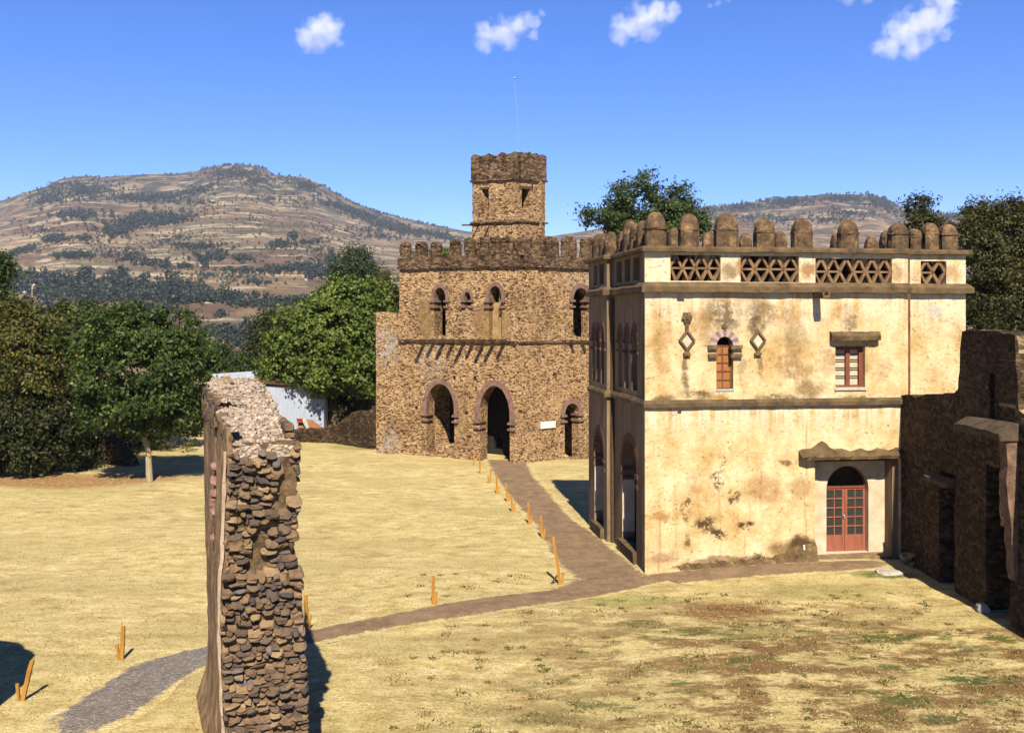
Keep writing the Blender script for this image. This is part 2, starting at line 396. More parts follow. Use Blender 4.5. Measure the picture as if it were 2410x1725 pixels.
# ------------------------------------------------------------------ cream building
ANG = math.atan2(.136, .991)
B0 = Vector((4.215, 31.35, 0)); ca, sa = math.cos(ANG), math.sin(ANG)
def b2w(p): return Vector((B0.x + ca*p.x - sa*p.y, B0.y + sa*p.x + ca*p.y, p.z))
PF = Plane((0,0),(1,0),(0,1), world=b2w); PS = Plane((0,0),(0,1),(1,0), world=b2w)
def F(u, v, d=0): return PF.tz(u, v, d)
def fa(u, d=0): return PF.tz(u, 749, d)[0]
lib = empty('palace_building', B0, ANG, 'two storey cream plastered building with domed battlements and lattice parapet at the right', 'building')
AW = fa(2137); AE = fa(2272, .3); DEP = 7.0; SEAM = 4.3; PROJ = .24
ZL0, ZL1 = 5.20, 5.42; ZM0, ZM1 = 8.82, 9.14; ZT0, ZT1 = 10.10, 10.26

# plaster with its own stains (object space: x along the front, z up)
DK = (.10,.058,.026); BR = (.35,.185,.06); GR = (.20,.122,.052)
def plaster(name, stains):
    t = NT(name); P = t.co
    wob = t.vadd(P, t.noise(P, 1.3, 7, .72, color=True), .8)      # warped position, shifts by about +.4
    base = t.ramp(t.noise(P, .9, 7, .66), [(.30,(.42,.255,.09)),(.42,(.60,.415,.18)),(.55,(.74,.57,.31)),(.72,(.83,.72,.49))])
    streak = t.noise(t.map(P,(3.5,3.5,.22)), 1.0, 6, .65)
    up = t.math('MAXIMUM', t.math('MULTIPLY', t.rng(t.sep(P)[2], 6.9, 8.7), .9), t.math('MULTIPLY', t.math('MULTIPLY', t.rng(t.sep(P)[2], 3.9, 5.1), t.rng(t.sep(P)[2], 5.6, 5.3)), 1.0))
    col = t.mix(t.math('MULTIPLY', up, t.rng(streak,.40,.56,0,.9)), base, (.76,.66,.47))
    col = t.mix(t.rng(streak,.57,.70,0,.6), col, (.36,.215,.075))
    nz = {}
    for (u, v, rx, rz, c, k, *o) in stains:
        lo, hi, sc = (o+[.35,.56,2.2][len(o):])[:3]
        if sc not in nz: nz[sc] = t.noise(t.map(P,(1,1,1),(sc*3.7,0,sc*1.9)), sc, 7, .78)
        a_, z_ = F(u, v)
        mk = t.math('MULTIPLY', t.blob(wob, (a_+.4, .4, z_+.4), (rx, 3, rz), (1.15,.45)), t.rng(nz[sc], lo, hi, 0, k)); col = t.mix(mk, col, c)
    # fine pitting and hairline flaking
    fl = t.noise(t.map(P,(1,1,1.6)), 5.5, 7, .8)
    col = t.mix(t.math('MULTIPLY', t.rng(fl,.61,.67,0,.5), t.rng(t.noise(P,.8,4),.48,.58)), col, (.30,.175,.07))
    col = t.mix(.45, col, t.ramp(t.noise(P,11,6,.75),[(.3,(.62,.58,.52)),(.55,(1,1,1)),(.75,(1.15,1.15,1.12))]),'MULTIPLY')
    hb = t.math('ADD', t.noise(P,2.2,5,.6), t.math('MULTIPLY', t.noise(P,16,4,.7), .25))
    return t.done(col, t.bump(t.math('SUBTRACT', hb, t.math('MULTIPLY', t.rng(fl,.58,.64), .25)), .05))
m_plaster_up = plaster('cream_plaster_upper', ((1705,740,.75,.55,DK,.85),(1790,735,.55,.6,DK,.75),(1690,790,.7,.9,GR,.5),(1780,770,.35,.5,DK,.8),(1870,800,.55,.6,GR,.6),(1860,850,.6,.55,BR,.75),
          (1613,880,.16,.8,DK,.8),(1790,860,.12,.55,DK,.7),(1745,870,.14,.6,GR,.55),(1905,915,.65,.35,GR,.75),(2000,760,.35,.35,DK,.7),(1990,735,.5,.3,BR,.5),
          (1640,928,.7,.22,DK,.9),(1700,938,.45,.13,(.36,.20,.035),.9),(1850,938,1.2,.14,DK,.8),(2030,938,1.0,.12,DK,.75),(1560,940,.5,.2,GR,.7),(1560,850,.35,.5,BR,.5),
          (1840,740,.9,.45,BR,.7),(1650,760,.5,.5,BR,.6),(1950,850,.5,.6,BR,.6),(1560,800,.4,.7,BR,.45),(1880,880,.7,.4,GR,.6),(2080,870,.35,.5,BR,.5),(1720,700,1.1,.3,BR,.5),(1555,940,.42,.12,DK,.6),(2060,975,.5,.22,GR,.6),(1990,975,.9,.16,GR,.55),(1700,965,1.5,.08,GR,.5)))
m_plaster_low = plaster('cream_plaster_lower', ((1800,1150,.8,.55,BR,.6,.30,.5),(1885,1150,.45,.5,BR,.6,.30,.5),(1640,1130,.55,.5,BR,.45,.35,.6),(1555,1215,.4,.2,BR,.8,.30,.5),(1640,1170,.9,.5,BR,.4,.4,.6),
          (1700,1105,.10,.55,DK,.9,.48,.56,5),(1718,1060,.08,.5,DK,.8,.50,.58,5),(1690,1130,.28,.35,DK,.95,.47,.55,4),(1728,1170,.22,.28,DK,.95,.46,.54,4),
          (1660,1235,.42,.32,DK,1.0,.43,.50,4),(1690,1255,.40,.22,DK,1.0,.43,.50,4),(1755,1235,.38,.14,DK,1.0,.42,.50,4),(1615,1200,.22,.45,DK,.9,.47,.55,4),(1615,1275,.16,.22,DK,.9,.46,.54,4),(1845,1090,.25,.1,DK,.8,.4,.5,4),
          (1560,1310,.6,.22,(.36,.20,.13),.7,.25,.5),(1700,1318,1.4,.16,(.30,.19,.11),.9,.25,.5),(1650,1332,1.2,.13,DK,1.0,.40,.48,4),(1800,1318,1.2,.18,DK,1.0,.36,.46,3),
          (1850,1285,.8,.28,GR,.8,.3,.45,3),(1890,1283,.55,.42,DK,1.0,.25,.40,3),(1930,1290,.35,.45,DK,.9,.25,.40,3)))
m_plaster = plaster('cream_plaster_parapet', ((2210,730,.35,.3,(.46,.44,.38),.8,.3,.5),(2190,850,.9,.25,BR,.35,.45,.6),(2220,880,.8,.3,BR,.4,.4,.6),(2230,640,.8,.3,BR,.6,.3,.5),(2110,640,.3,.3,BR,.7,.3,.5),(1745,625,.25,.35,BR,.9,.2,.4),(1715,640,.3,.3,GR,.8,.25,.45),(1900,635,.3,.3,BR,.9,.2,.4)))
t = NT('shade_toned_side_plaster'); P = t.co  # weathered plaster, darkened to carry the side wall's shade
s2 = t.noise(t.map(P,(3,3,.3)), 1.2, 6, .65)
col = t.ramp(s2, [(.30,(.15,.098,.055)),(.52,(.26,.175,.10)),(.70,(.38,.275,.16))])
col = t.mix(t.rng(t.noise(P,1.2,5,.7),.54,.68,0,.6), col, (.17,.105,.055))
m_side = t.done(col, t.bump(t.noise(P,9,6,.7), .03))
m_jamb = simple('pale_jamb_plaster', (.52,.42,.27), (.70,.60,.43), 2.5, 5, .01)

# --- front wall
W1 = arch(fa(1686), fa(1726), F(1700,915)[1], F(1700,812)[1], F(1700,783)[1], 10)
W2 = rect(fa(1966), fa(2036), F(2000,912)[1], F(2000,815)[1])
DR = rect(fa(1918), fa(2114), -.4, F(2000,1078)[1])
mb = MB(); prism(mb, PF, [(0,-.6),(fa(1918),-.6),(fa(1918),DR[2][1]),(fa(2114),DR[2][1]),(fa(2114),-.6),(AW,-.6),(AW,5.31),(0,5.31)], 0, .45)
mb.build('front_wall', m_plaster_low, lib)
mb = MB(); prism(mb, PF, rect(0,AW,5.312,ZM0), 0, .45, [W1, W2]); mb.build('front_wall', m_plaster_up, lib)
mb = MB(); pbox(mb, PF, -.05, fa(1593), -.6, ZL0, -.085, .02); mb.build('corner_pilaster', m_plaster_low, lib)
mb = MB(); pbox(mb, PF, -.05, fa(1591), ZL1, ZM0, -.085, .02); mb.build('corner_pilaster', m_plaster_up, lib)
mb = MB(); pbox(mb, PF, AW, AE, -.6, ZM0, .28, .6); mb.build('end_bay_wall', m_plaster, lib)
m_rustpipe = simple('rusty_gutter_pipe', (.10,.045,.022), (.24,.115,.05), 3, 6, .01)
mb = MB(); mb.tube([(AW+.07,.12,z) for z in np.linspace(5.0, 8.80, 12)], .075, 8); mb.build('downpipe', m_rustpipe, lib)
mb = MB(); mb.tube([(AW+.07,.15,z) for z in np.linspace(9.15, 10.09, 5)], .075, 8); mb.build('downpipe', m_rustpipe, lib)
# parapet storey with lattice openings
LAT = [(1578,1696,600,661),(1743,1880,602,664),(1919,2099,608,670)]
mb = MB(); prism(mb, PF, rect(0,AW,ZM1,ZT0), 0, .28, [rect(fa(a),fa(b),F(a,d)[1],F(a,c)[1]) for a,b,c,d in LAT])
pbox(mb, PF, -.05, fa(1576), ZM1, ZT0, -.06, .02)
mb.build('parapet', m_plaster, lib)
L4 = rect(fa(2167,.28), fa(2227,.28), F(2200,668,.28)[1], F(2200,615,.28)[1])
mb = MB(); prism(mb, PF, rect(AW,AE,ZM1,ZT0), .28, .56, [L4]); mb.build('parapet', m_plaster, lib)
def lattice(t0,t1,z0,z1,d0):
    mb = MB(); H = z1-z0; n = max(2, round((t1-t0)/.46)); p = (t1-t0)/n; th = .041
    def bar(a, b):
        A = PF.pt(a[0],a[1],d0+.07); B = PF.pt(b[0],b[1],d0+.07); dv = (B-A); L = dv.length; dv.normalize()
        nn = Vector((-dv.z,0,dv.x))*th*rnd.uniform(.85,1.25); dd = Vector((0,.075,0)); j = rnd.uniform(-.012,.012)
        mb.add([A-nn-dd,A+nn-dd,A+nn+dd,A-nn+dd,B-nn-dd,B+nn-dd,B+nn+dd,B-nn+dd],[(0,1,2,3),(4,7,6,5),(0,4,5,1),(1,5,6,2),(2,6,7,3),(3,7,4,0)])
    zm = (z0+z1)/2
    for i in range(n):
        x = t0+i*p; q = lambda: rnd.uniform(-.025,.025)
        bar((x-0+q(),zm+.0),(x+p*.5,z1) ); bar((x+p*.5,z1),(x+p+q(),zm)); bar((x+q(),zm),(x+p*.5,z0)); bar((x+p*.5,z0),(x+p+q(),zm))
        if rnd.random() < .8: pbox(mb, PF, x+.06, x+p-.04, zm-.035, zm+.03, d0+.01, d0+.13)
    return mb.build('lattice_panel', m_lattice, lib)
for a_,b_,c_,d_ in LAT: lattice(fa(a_),fa(b_),F(a_,d_)[1],F(a_,c_)[1],.06)
lattice(L4[0][0],L4[1][0],L4[0][1],L4[2][1],.34)
mb = MB(); pbox(mb, PF, .5, AW-.1, ZM1, ZT1-.2, .62, .8); pbox(mb, PF, AW+.1, AE-.2, ZM1, ZT1-.2, .85, 1.0); pbox(mb, PF, .45, .6, ZM1, ZT1-.2, .7, DEP-.6)
mb.build('lattice_shade_backing', m_void, lib)  # near-black backing added so the lattice openings look shaded
# cornices: swept bands round the corner with uneven edges
def band(name, pts, z0, z1, proj, mat, taper=0.0, jit=.012):
    # pts: plan polyline, outward is to the right-hand side when walking from far left end round to the front
    P2 = [];
    for i in range(len(pts)-1):
        a_, b_ = Vector(pts[i]), Vector(pts[i+1]); m = max(1, int((b_-a_).length/.3))
        P2 += [(a_.lerp(b_, k/m), i, k == 0) for k in range(m)]
    P2.append((Vector(pts[-1]), len(pts)-2, False))
    nrm = []
    for i in range(len(pts)-1):
        d = (Vector(pts[i+1])-Vector(pts[i])).normalized(); nrm.append(Vector((d.y*-1, d.x))*-1)
    rings = []
    for p, i, first in P2:
        n = nrm[i] if not (first and i > 0) else (nrm[i]+nrm[i-1])
        j = lambda: rnd.uniform(-jit, jit)
        pr = proj + j(); q = p + n*pr; r = p - n*.05; top = p + n*(pr-taper)
        rings.append([(r.x,r.y,z0+j()*.3),(q.x,q.y,z0+j()),(q.x,q.y,z0+(z1-z0)*.55+j()),(top.x,top.y,z1+j()*.6),(r.x,r.y,z1+j()*.4)])
    return MB().loft(rings).build(name, mat, lib)
side_far = [(-PROJ, DEP+.1), (-PROJ, SEAM+.12)]; side_near = [(0, SEAM-.12),(0,-.085)]
for nm, z0, z1, pj, tp in (('lower_cornice',ZL0,ZL1,.13,.05),('middle_cornice',ZM0,ZM1,.20,.14),('top_cornice',ZT0,ZT1,.17,.03)):
    f0 = -.06 if nm != 'top_cornice' else -.06
    pts = [(-PROJ,DEP),(-PROJ,SEAM),(0,SEAM),(0,-.085),(fa(1594),-.085),(fa(1594),0),(AW,0)]
    band(nm, pts, z0, z1, pj, m_cornice, tp)
    if nm != 'lower_cornice': band(nm, [(AW+.0,.28),(AE,.28),(AE,DEP)], z0, z1, pj, m_cornice, tp)
# --- side wall with two storeys of arches
def bs(u, off=0): return PS.tz(u, 749, off)[0]
def zs(u, v, off=0): return PS.tz(u, v, off)[1]
near_up = [(1.05,1.75),(2.15,2.70),(3.05,3.60)]; far_up = [(4.75,5.2),(5.5,5.95),(6.25,6.7)]
zu0, zus, zut = 5.62, 7.25, 7.72
GA = (1.15, 3.05); 
mb = MB(); hs = [arch(a_,b_,zu0,zus,zut,8) for a_,b_ in near_up] + [arch(GA[0],GA[1],.15,2.95,3.95,12)]
prism(mb, PS, rect(0,SEAM,-.6,ZM0), 0, .45, hs)
hs = [arch(a_,b_,zu0,zus,zut,8) for a_,b_ in far_up] + [arch(4.85,6.35,.25,2.95,3.85,12)]
prism(mb, PS, rect(SEAM,DEP,-.6,ZM0), -PROJ, .12, hs)
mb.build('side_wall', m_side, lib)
mb = MB(); zp0, zp1 = ZM1, ZT0
prism(mb, PS, rect(.01,SEAM,zp0,zp1), -.001, .28, [rect(.75,1.5,zp0+.1,zp1-.12),rect(1.95,2.7,zp0+.1,zp1-.12),rect(3.1,3.85,zp0+.1,zp1-.12)])
prism(mb, PS, rect(SEAM,DEP,zp0,zp1), -PROJ, 0, [rect(4.8,5.5,zp0+.1,zp1-.12),rect(5.85,6.5,zp0+.1,zp1-.12)])
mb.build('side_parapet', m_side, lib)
for L, d in ((near_up,0),(far_up,-PROJ)):
    for a_, b_ in L:
        mb = MB(); prism(mb, PS, ring_band(a_,b_,zus,zut,.13), d-.02, d+.1); mb.build('archivolt', m_redtuff, lib)
    mb = MB()
    xs_ = [L[0][0]-.25]+[x for ab in L for x in ab]+[L[-1][1]+.25]
    for i in range(0, len(xs_), 2):
        for zz in (zus-.10, zus-.42): pbox(MB(), PS, xs_[i], xs_[i+1], zz, zz+.09, d-.045, d+.2, .008).build('impost_moulding', m_redtuff, lib)
for a_, b_, zb, d, zt in ((GA[0],GA[1],.15,0,3.95),(4.85,6.35,.25,-PROJ,3.85)):
    mb = MB(); prism(mb, PS, ring_band(a_,b_,2.95,zt,.22,14), d-.015, d+.1); mb.build('archivolt', m_redtuff, lib)
    mb = MB()
    for x0, x1 in ((a_-.3,a_),(b_,b_+.3)):
        q0, q1 = (x0, x1+.06) if x1 == a_ else (x0-.06, x1)
        for zz in (2.45,2.78): pbox(MB(), PS, q0, q1, zz, zz+.13, d-.05, d+.42, .006).build('impost_moulding', m_redtuff, lib)
    mb = MB(); pbox(mb, PS, b_-.03, b_+.012, zb+.5, 2.44, d+.004, d+.44); mb.build('jamb', m_jamb, lib)  # pale sheet, sunlight on the far reveal put into its colour
    mb = MB(); pbox(mb, PS, a_-.1, b_+.15, -.4, .38, d-.14, d+.30, .04); mb.build('threshold', m_cornice, lib)
mb = MB(); pbox(mb, PS, SEAM-.16, SEAM-.06, -.3, 8.7, -.12, -.02); mb.build('downpipe', m_oldwood, lib)
# rooms: floors, roof, back and right walls
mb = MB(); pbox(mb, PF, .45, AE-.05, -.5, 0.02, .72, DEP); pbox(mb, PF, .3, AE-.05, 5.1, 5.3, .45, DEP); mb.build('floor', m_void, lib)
mb = MB(); pbox(mb, PF, .0, AE-.02, ZM0+.05, ZM1-.1, .3, DEP); mb.build('roof', m_cornice, lib)
mb = MB(); pbox(mb, PF, -PROJ+.01, AE, -.6, ZT0, DEP, DEP+.4); pbox(mb, PF, AE-.4, AE, -.6, ZT0, .6, DEP); mb.build('rear_wall', m_side, lib)
mb = MB(); pbox(mb, PF, -PROJ-.1, AE+.1, ZT0, ZT1, DEP-.1, DEP+.5); mb.build('top_cornice', m_cornice, lib)
mb = MB(); pbox(mb, PF, 2.6, 2.75, .02, 8.7, .46, DEP); mb.build('shade_backing', m_void, lib)  # near-black partition, the hall's shade put into its colour
# merlons
def merlon(x, y, z, w, d, h, rim=.02, parent=None, mat=None, dome=.48, plane=None, rot=0, n=10, rough=.016):
    rings = []
    def rr(sx, sy, z_, e=4.0):
        out = []
        for k in range(26):
            a = 2*math.pi*(k+.5)/16; c, s_ = math.cos(a), math.sin(a)
            q = (abs(c)**e+abs(s_)**e)**(-1/e); px, py = sx*q*c, sy*q*s_
            cr, sr = math.cos(rot), math.sin(rot); j = rnd.uniform(-rough,rough)
            q_ = .035*mnoise.noise(Vector((x*3+px*5,y*3+py*5,z_*4)))
            out.append((x+(px*cr-py*sr)*(.95+q_*2)+j, y+(px*sr+py*cr)*(.95+q_*2)+j, z_+q_*.5))
        return out
    hb = h*(1-dome); w2, d2 = w/2, d/2
    rings += [rr(w2,d2,z-.03,8), rr(w2*.99,d2*.99,z+hb*.5,8), rr(w2,d2,z+hb-.03,8), rr(w2+rim,d2+rim,z+hb-.025,7), rr(w2+rim,d2+rim,z+hb+.02,6)]
    for k in range(6):
        a = k/6*math.pi/2; s_ = math.cos(a)**.75
        rings.append(rr((w2*.98)*s_+.01,(d2*.98)*s_+.01, z+hb+.03+(h-hb-.03)*math.sin(a), 4-2*k/6))
    rings.append(rr(.04,.04,z+h,2))
    return MB().loft(rings).build('merlon', mat or m_merlon, parent or lib, smooth=False)
for u0,u1,vt,rim in ((1523,1572,497,.05),(1602,1648,502,.015),(1686,1741,502,.015),(1781,1827,512,.01),(1870,1916,513,.01),(1980,2024,516,.02)):
    a0, a1 = fa(u0), fa(u1); merlon((a0+a1)/2, .2 if u0 > 1530 else .25, ZT1, a1-a0, .5, F(u0,vt)[1]-ZT1, rim)
for u0,u1,vt in ((2100,2142,525),(2145,2172,537),(2180,2214,523),(2219,2258,527)):
    a0, a1 = fa(u0,.28), fa(u1,.28); merlon((a0+a1)/2, .5, ZT1, a1-a0, .5, F(u0,vt,.28)[1]-ZT1, .03 if u0 in (2100,2219) else .01, dome=.4)
for u0,u1,vt in ((1572,1601,537),(1653,1685,545),(1740,1768,548),(1826,1846,544),(1958,1982,545),(2036,2066,556),(2071,2098,543)):
    a0, a1 = fa(u0,DEP+.2), fa(u1,DEP+.2); merlon((a0+a1)/2, DEP+.2, ZT1, max(.5,a1-a0), .45, F(u0,vt,DEP+.2)[1]-ZT1, .0)
for b_, h in ((1.1,.92),(1.95,.88),(2.85,1.12),(3.7,.8)): merlon(.22, b_, ZT1, .46, .5, h, .01)
for b_, h in ((4.65,.85),(5.5,.85),(6.6,.95)): merlon(-PROJ+.22, b_, ZT1, .46, .55, h, .01)
for b_ in (2.2,3.6,5.0,6.3): merlon(AE-.2, b_, ZT1, .45, .55, .9, .01)
# --- small arched window with shutter
sh = empty('shuttered_window', (0,0,0)); sh.parent = lib
x0, x1 = fa(1686), fa(1724); z0, z1 = F(1700,915)[1], F(1700,814)[1]; zs_, zt_ = F(1700,812)[1], F(1700,783)[1]
mb = MB(); pbox(mb, PF, x0, x1, z0, z1, .20, .26); mb.build('shutter_panel', m_shutter, sh)
mb = MB()
for k in range(6): zz = z0+(z1-z0)*k/5; pbox(mb, PF, x0, x1, zz-.018, zz+.018, .175, .199)
for k in range(3): xx = x0+(x1-x0)*k/2; pbox(mb, PF, xx-.018, xx+.018, z0, z1, .172, .198)
mb.build('shutter_rail', m_framewood, sh)
mb = MB(); pbox(mb, PF, x0-.02, x1+.05, z0-.07, z0, -.03, .2); mb.build('sill', m_sill, sh)
n = 11; cx = (x0+x1)/2; r = (x1-x0)/2
m_vous = [simple('voussoir_pale',(.40,.30,.25),(.5,.39,.33),5), simple('voussoir_purple',(.24,.14,.125),(.33,.20,.17),5)]
if True:
    for k in range(n):
        mb = MB()
        a0, a1 = math.pi*k/n, math.pi*(k+1)/n
        L = [(cx+(r)*math.cos(a0), zs_+r*math.sin(a0)),(cx+(r+.23)*math.cos(a0), zs_-.04+(r+.26)*math.sin(a0)),(cx+(r+.23)*math.cos(a1), zs_-.04+(r+.26)*math.sin(a1)),(cx+r*math.cos(a1), zs_+r*math.sin(a1))]
        prism(mb, PF, L, -.04, .1); mb.build('voussoir', m_vous[k%2], sh)
mb = MB()
for s_ in (-1,1):
    for zz, e_ in ((zs_-.13,.30),(zs_-.40,.28)):
        a0, a1 = (x0-e_, x0+.02) if s_ < 0 else (x1-.08, x1+e_)
        pbox(MB(), PF, a0, a1, zz, zz+.12, -.12, .1, .012).build('impost_block', m_ornament, sh)
mb = MB(); pbox(mb, PF, cx-.035, cx+.035, zs_+r+.20, zs_+r+.42, -.06, .02); pbox(mb, PF, cx-.09, cx+.09, zs_+r+.28, zs_+r+.35, -.05, .02); mb.build('finial', m_ornament, sh)
# --- diamonds
for u_, flower in ((1616,True),(1783,False)):
    d_ = empty('diamond_ornament', (0,0,0)); d_.parent = lib
    c, zc = F(u_, 801); hw, hh_ = .27, .35
    mb = MB(); o_ = [(c-hw,zc),(c,zc-hh_),(c+hw,zc),(c,zc+hh_)]; i_ = [(c-hw*.72,zc),(c,zc-hh_*.72),(c+hw*.72,zc),(c,zc+hh_*.72)]
    prism(mb, PF, o_, -.09, .02, [i_]); mb.build('frame', m_ornament, d_)
    mb = MB(); prism(mb, PF, i_, -.02, .02); mb.build('panel', m_jamb, d_)
    mb = MB(); pbox(mb, PF, c-.12, c+.10, zc-.48, zc-.40, -.11, .02, .01); pbox(mb, PF, c-.07, c+.06, zc-.41, zc-.30, -.08, .02, .01)
    mb.build('carved_bracket', m_ornament, d_); mb = MB()
    if flower:
        pbox(mb, PF, c-.06, c+.05, zc+.30, zc+.66, -.06, .02, .01)
        for k in range(6):
            an = k*math.pi/3; mb.box((c+.10*math.cos(an), -.03, zc+.72+.10*math.sin(an)), (.065,.05,.065), .4*k, .015)
        mb.box((c,-.06,zc+.72),(.055,.05,.055),.5,.01)
    if flower: mb.build('carved_flower', m_ornament, d_)
# --- spout
mb = MB(); a_, z_ = F(1920, 700)
pbox(mb, PF, a_-.1, a_+.12, z_-.03, z_+.05, -.75, .05, .01); pbox(mb, PF, a_-.12, a_-.06, z_+.05, z_+.16, -.75, .05, .01); pbox(mb, PF, a_+.08, a_+.14, z_+.05, z_+.16, -.75, .05, .01)
mb.build('rain_spout', m_ornament, lib)
# --- square window with hood
wn = empty('window', (0,0,0)); wn.parent = lib
x0, x1, z0, z1 = W2[0][0], W2[1][0], W2[0][1], W2[2][1]
mb = MB(); h0, h1 = fa(1952), fa(2067); zz = F(2000,801)[1]
N = 16; rings = []
for k in range(N+1):
    x = h0+(h1-h0)*k/N; j = lambda: rnd.uniform(-.015,.015); ins = .06 if k in (0,N) else 0
    rings.append([(x,.02,zz+j()*.3),(x,-.24+ins+j(),zz+j()),(x,-.26+ins+j(),zz+.15+j()),(x,-.10,zz+.27+j()),(x,.02,zz+.29+j())])
mb.loft(rings); mb.build('hood', m_cornice, wn)
mb = MB()
for a0,a1 in ((x0,x0+.07),((x0+x1)/2-.07,(x0+x1)/2+.07),(x1-.13,x1)): pbox(mb, PF, a0, a1, z0, z1-.05, .17, .25)
pbox(mb, PF, x0, x1, z0, z0+.07, .172, .248); pbox(mb, PF, x0, x1, z1-.12, z1, .172, .248)
mb.build('frame', m_framewood, wn)
mb = MB(); pbox(mb, PF, x0, x1, z0, z1, .27, .3); mb.build('blind', m_blind, wn)
mb = MB()
for zf in (.22,.27,.42,.47,.62,.67,.80): pbox(MB(), PF, x0+.05, x1-.05, z0+(z1-z0)*zf-.012, z0+(z1-z0)*zf+.012, .25, .268).build('blind_slat', m_oldwood, wn)
mb = MB(); pbox(mb, PF, x0-.03, x1+.03, z0-.09, z0, -.05, .2, .008); mb.build('sill', m_sill, wn)
# --- door in its recess
RD = .5
rx0, rx1 = fa(1918), fa(2114); dx0, dx1 = fa(1945,RD), fa(2044,RD); dzb = F(1990,1300,RD)[1]; dzs = F(1990,1149,RD)[1]; dzt = F(1990,1096,RD)[1]
mb = MB(); prism(mb, PF, rect(rx0-.2,rx1+.2,-.5,DR[2][1]+.2), RD, RD+.3, [arch(dx0,dx1,dzb,dzs,dzt,14)]); mb.build('porch_wall', m_jamb, lib)
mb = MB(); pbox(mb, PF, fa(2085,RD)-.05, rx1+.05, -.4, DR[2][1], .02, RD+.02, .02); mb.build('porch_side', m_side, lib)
dr = empty('door', (0,0,0)); dr.parent = lib
mid = (dx0+dx1)/2; D0, D1 = RD+.20, RD+.25
def ff(f): return dzb+(dzs-dzb)*f
for s_ in (0,1):
    a0, a1 = (dx0+.01, mid-.006) if s_ == 0 else (mid+.006, dx1-.01)
    hl = []; 
    zb_, zt2 = ff(.25), ff(.97); mg = .085; cw = (a1-a0-2*mg-.03)/2
    for c in range(2):
        for r_ in range(5):
            q0 = a0+mg+c*(cw+.03); w0 = zb_+(zt2-zb_)/5*r_
            hl.append(rect(q0,q0+cw,w0+.018,w0+(zt2-zb_)/5-.018))
    mb = MB(); prism(mb, PF, rect(a0,a1,dzb,dzs), D0, D1, hl); o = mb.build('leaf', m_doorwood, dr)
    mb = MB(); pbox(mb, PF, a0+.07, a1-.07, zb_-.02, zt2+.02, D0+.028, D0+.036); mb.build('panes', m_glass, dr)
mb = MB(); pbox(mb, PF, mid-.05, mid-.015, ff(.52), ff(.56), D0-.05, D0); pbox(mb, PF, mid-.10, mid-.015, ff(.555), ff(.575), D0-.06, D0-.03); mb.build('handle', m_metal, dr)
mb = MB(); prism(mb, PF, [p for p in arch(dx0,dx1,dzs,dzs+.01,dzt,14)], D0+.02, D0+.06); mb.build('fanlight', m_void, dr)
mb = MB(); prism(mb, PF, ring_band(dx0+.05,dx1-.05,dzs,dzt-.05,.045,14), D0-.03, D0+.02); pbox(mb, PF, dx0, dx1, dzs-.02, dzs+.05, D0-.03, D0+.02); mb.build('frame', m_framewood, dr)
mb = MB(); pbox(mb, PF, rx0-.05, rx1+.1, -.4, dzb-.02, -.05, RD+.4, .03); mb.build('door_step', m_side, lib)
# canopy with mossy top
mb = MB(); h0, h1 = fa(1879), fa(2119); zz = F(2000,1078)[1]; N = 26; rings = []
for k in range(N+1):
    x = h0+(h1-h0)*k/N; j = lambda: rnd.uniform(-.02,.02); ins = .05 if k in (0,N) else 0
    hump = .26*math.exp(-((x-fa(1932))/.38)**2)+.05*math.sin(k*1.3)
    rings.append([(x,.02,zz+j()*.3),(x,-.30+ins+j(),zz+j()*.5),(x,-.33+ins+j(),zz+.10+j()),(x,-.20+ins,zz+.20+hump*.7+j()),(x,.02,zz+.28+hump+j())])
mb.loft(rings); mb.build('canopy', m_cornice, lib)
mb = MB(); pbox(mb, PF, rx0+.02, rx1-.05, zz-.09, zz-.005, -.06, .1); mb.build('canopy_beam', m_oldwood, lib)
# little white pipe at the foot of the wall, rubble skirt
a_, z_ = F(1889,1290)
mb = MB(); mb.tube([(a_,-.02,z_-.1),(a_,-.10,z_-.08),(a_,-.12,z_-.02),(a_-.01,-.12,z_+.13)], .035, 8); mb.build('white_pipe', m_white, lib)
t = NT('exposed_foundation'); col = t.ramp(t.noise(t.co,3,6,.75),[(.35,(.07,.045,.022)),(.55,(.19,.12,.055)),(.7,(.36,.25,.13))])
m_found = t.done(col, t.bump(t.noise(t.co,9,5,.7),.08))
mb = MB(); rings = []
x0, x1 = fa(1600), fa(1918); N = 40
for k in range(N+1):
    x = x0+(x1-x0)*k/N; f = k/N; h = .10+.10*rnd.random()+.55*max(0,(f-.66)/.34)**1.3*(1 if f < .95 else .8); dp = .06+.22*f+rnd.uniform(-.02,.02)
    g_ = b2w(Vector((x,0,0))); zg = ghs(g_.x, g_.y)
    rings.append([(x,.05,zg-.3),(x,-dp-.1,zg-.15),(x,-dp,zg+.04+rnd.uniform(-.02,.02)),(x,-dp*.5,zg+h*.8+rnd.uniform(-.03,.03)),(x,-.005,zg+h),(x,.05,zg+h)])
mb.loft(rings); mb.build('foundation', m_found, lib)

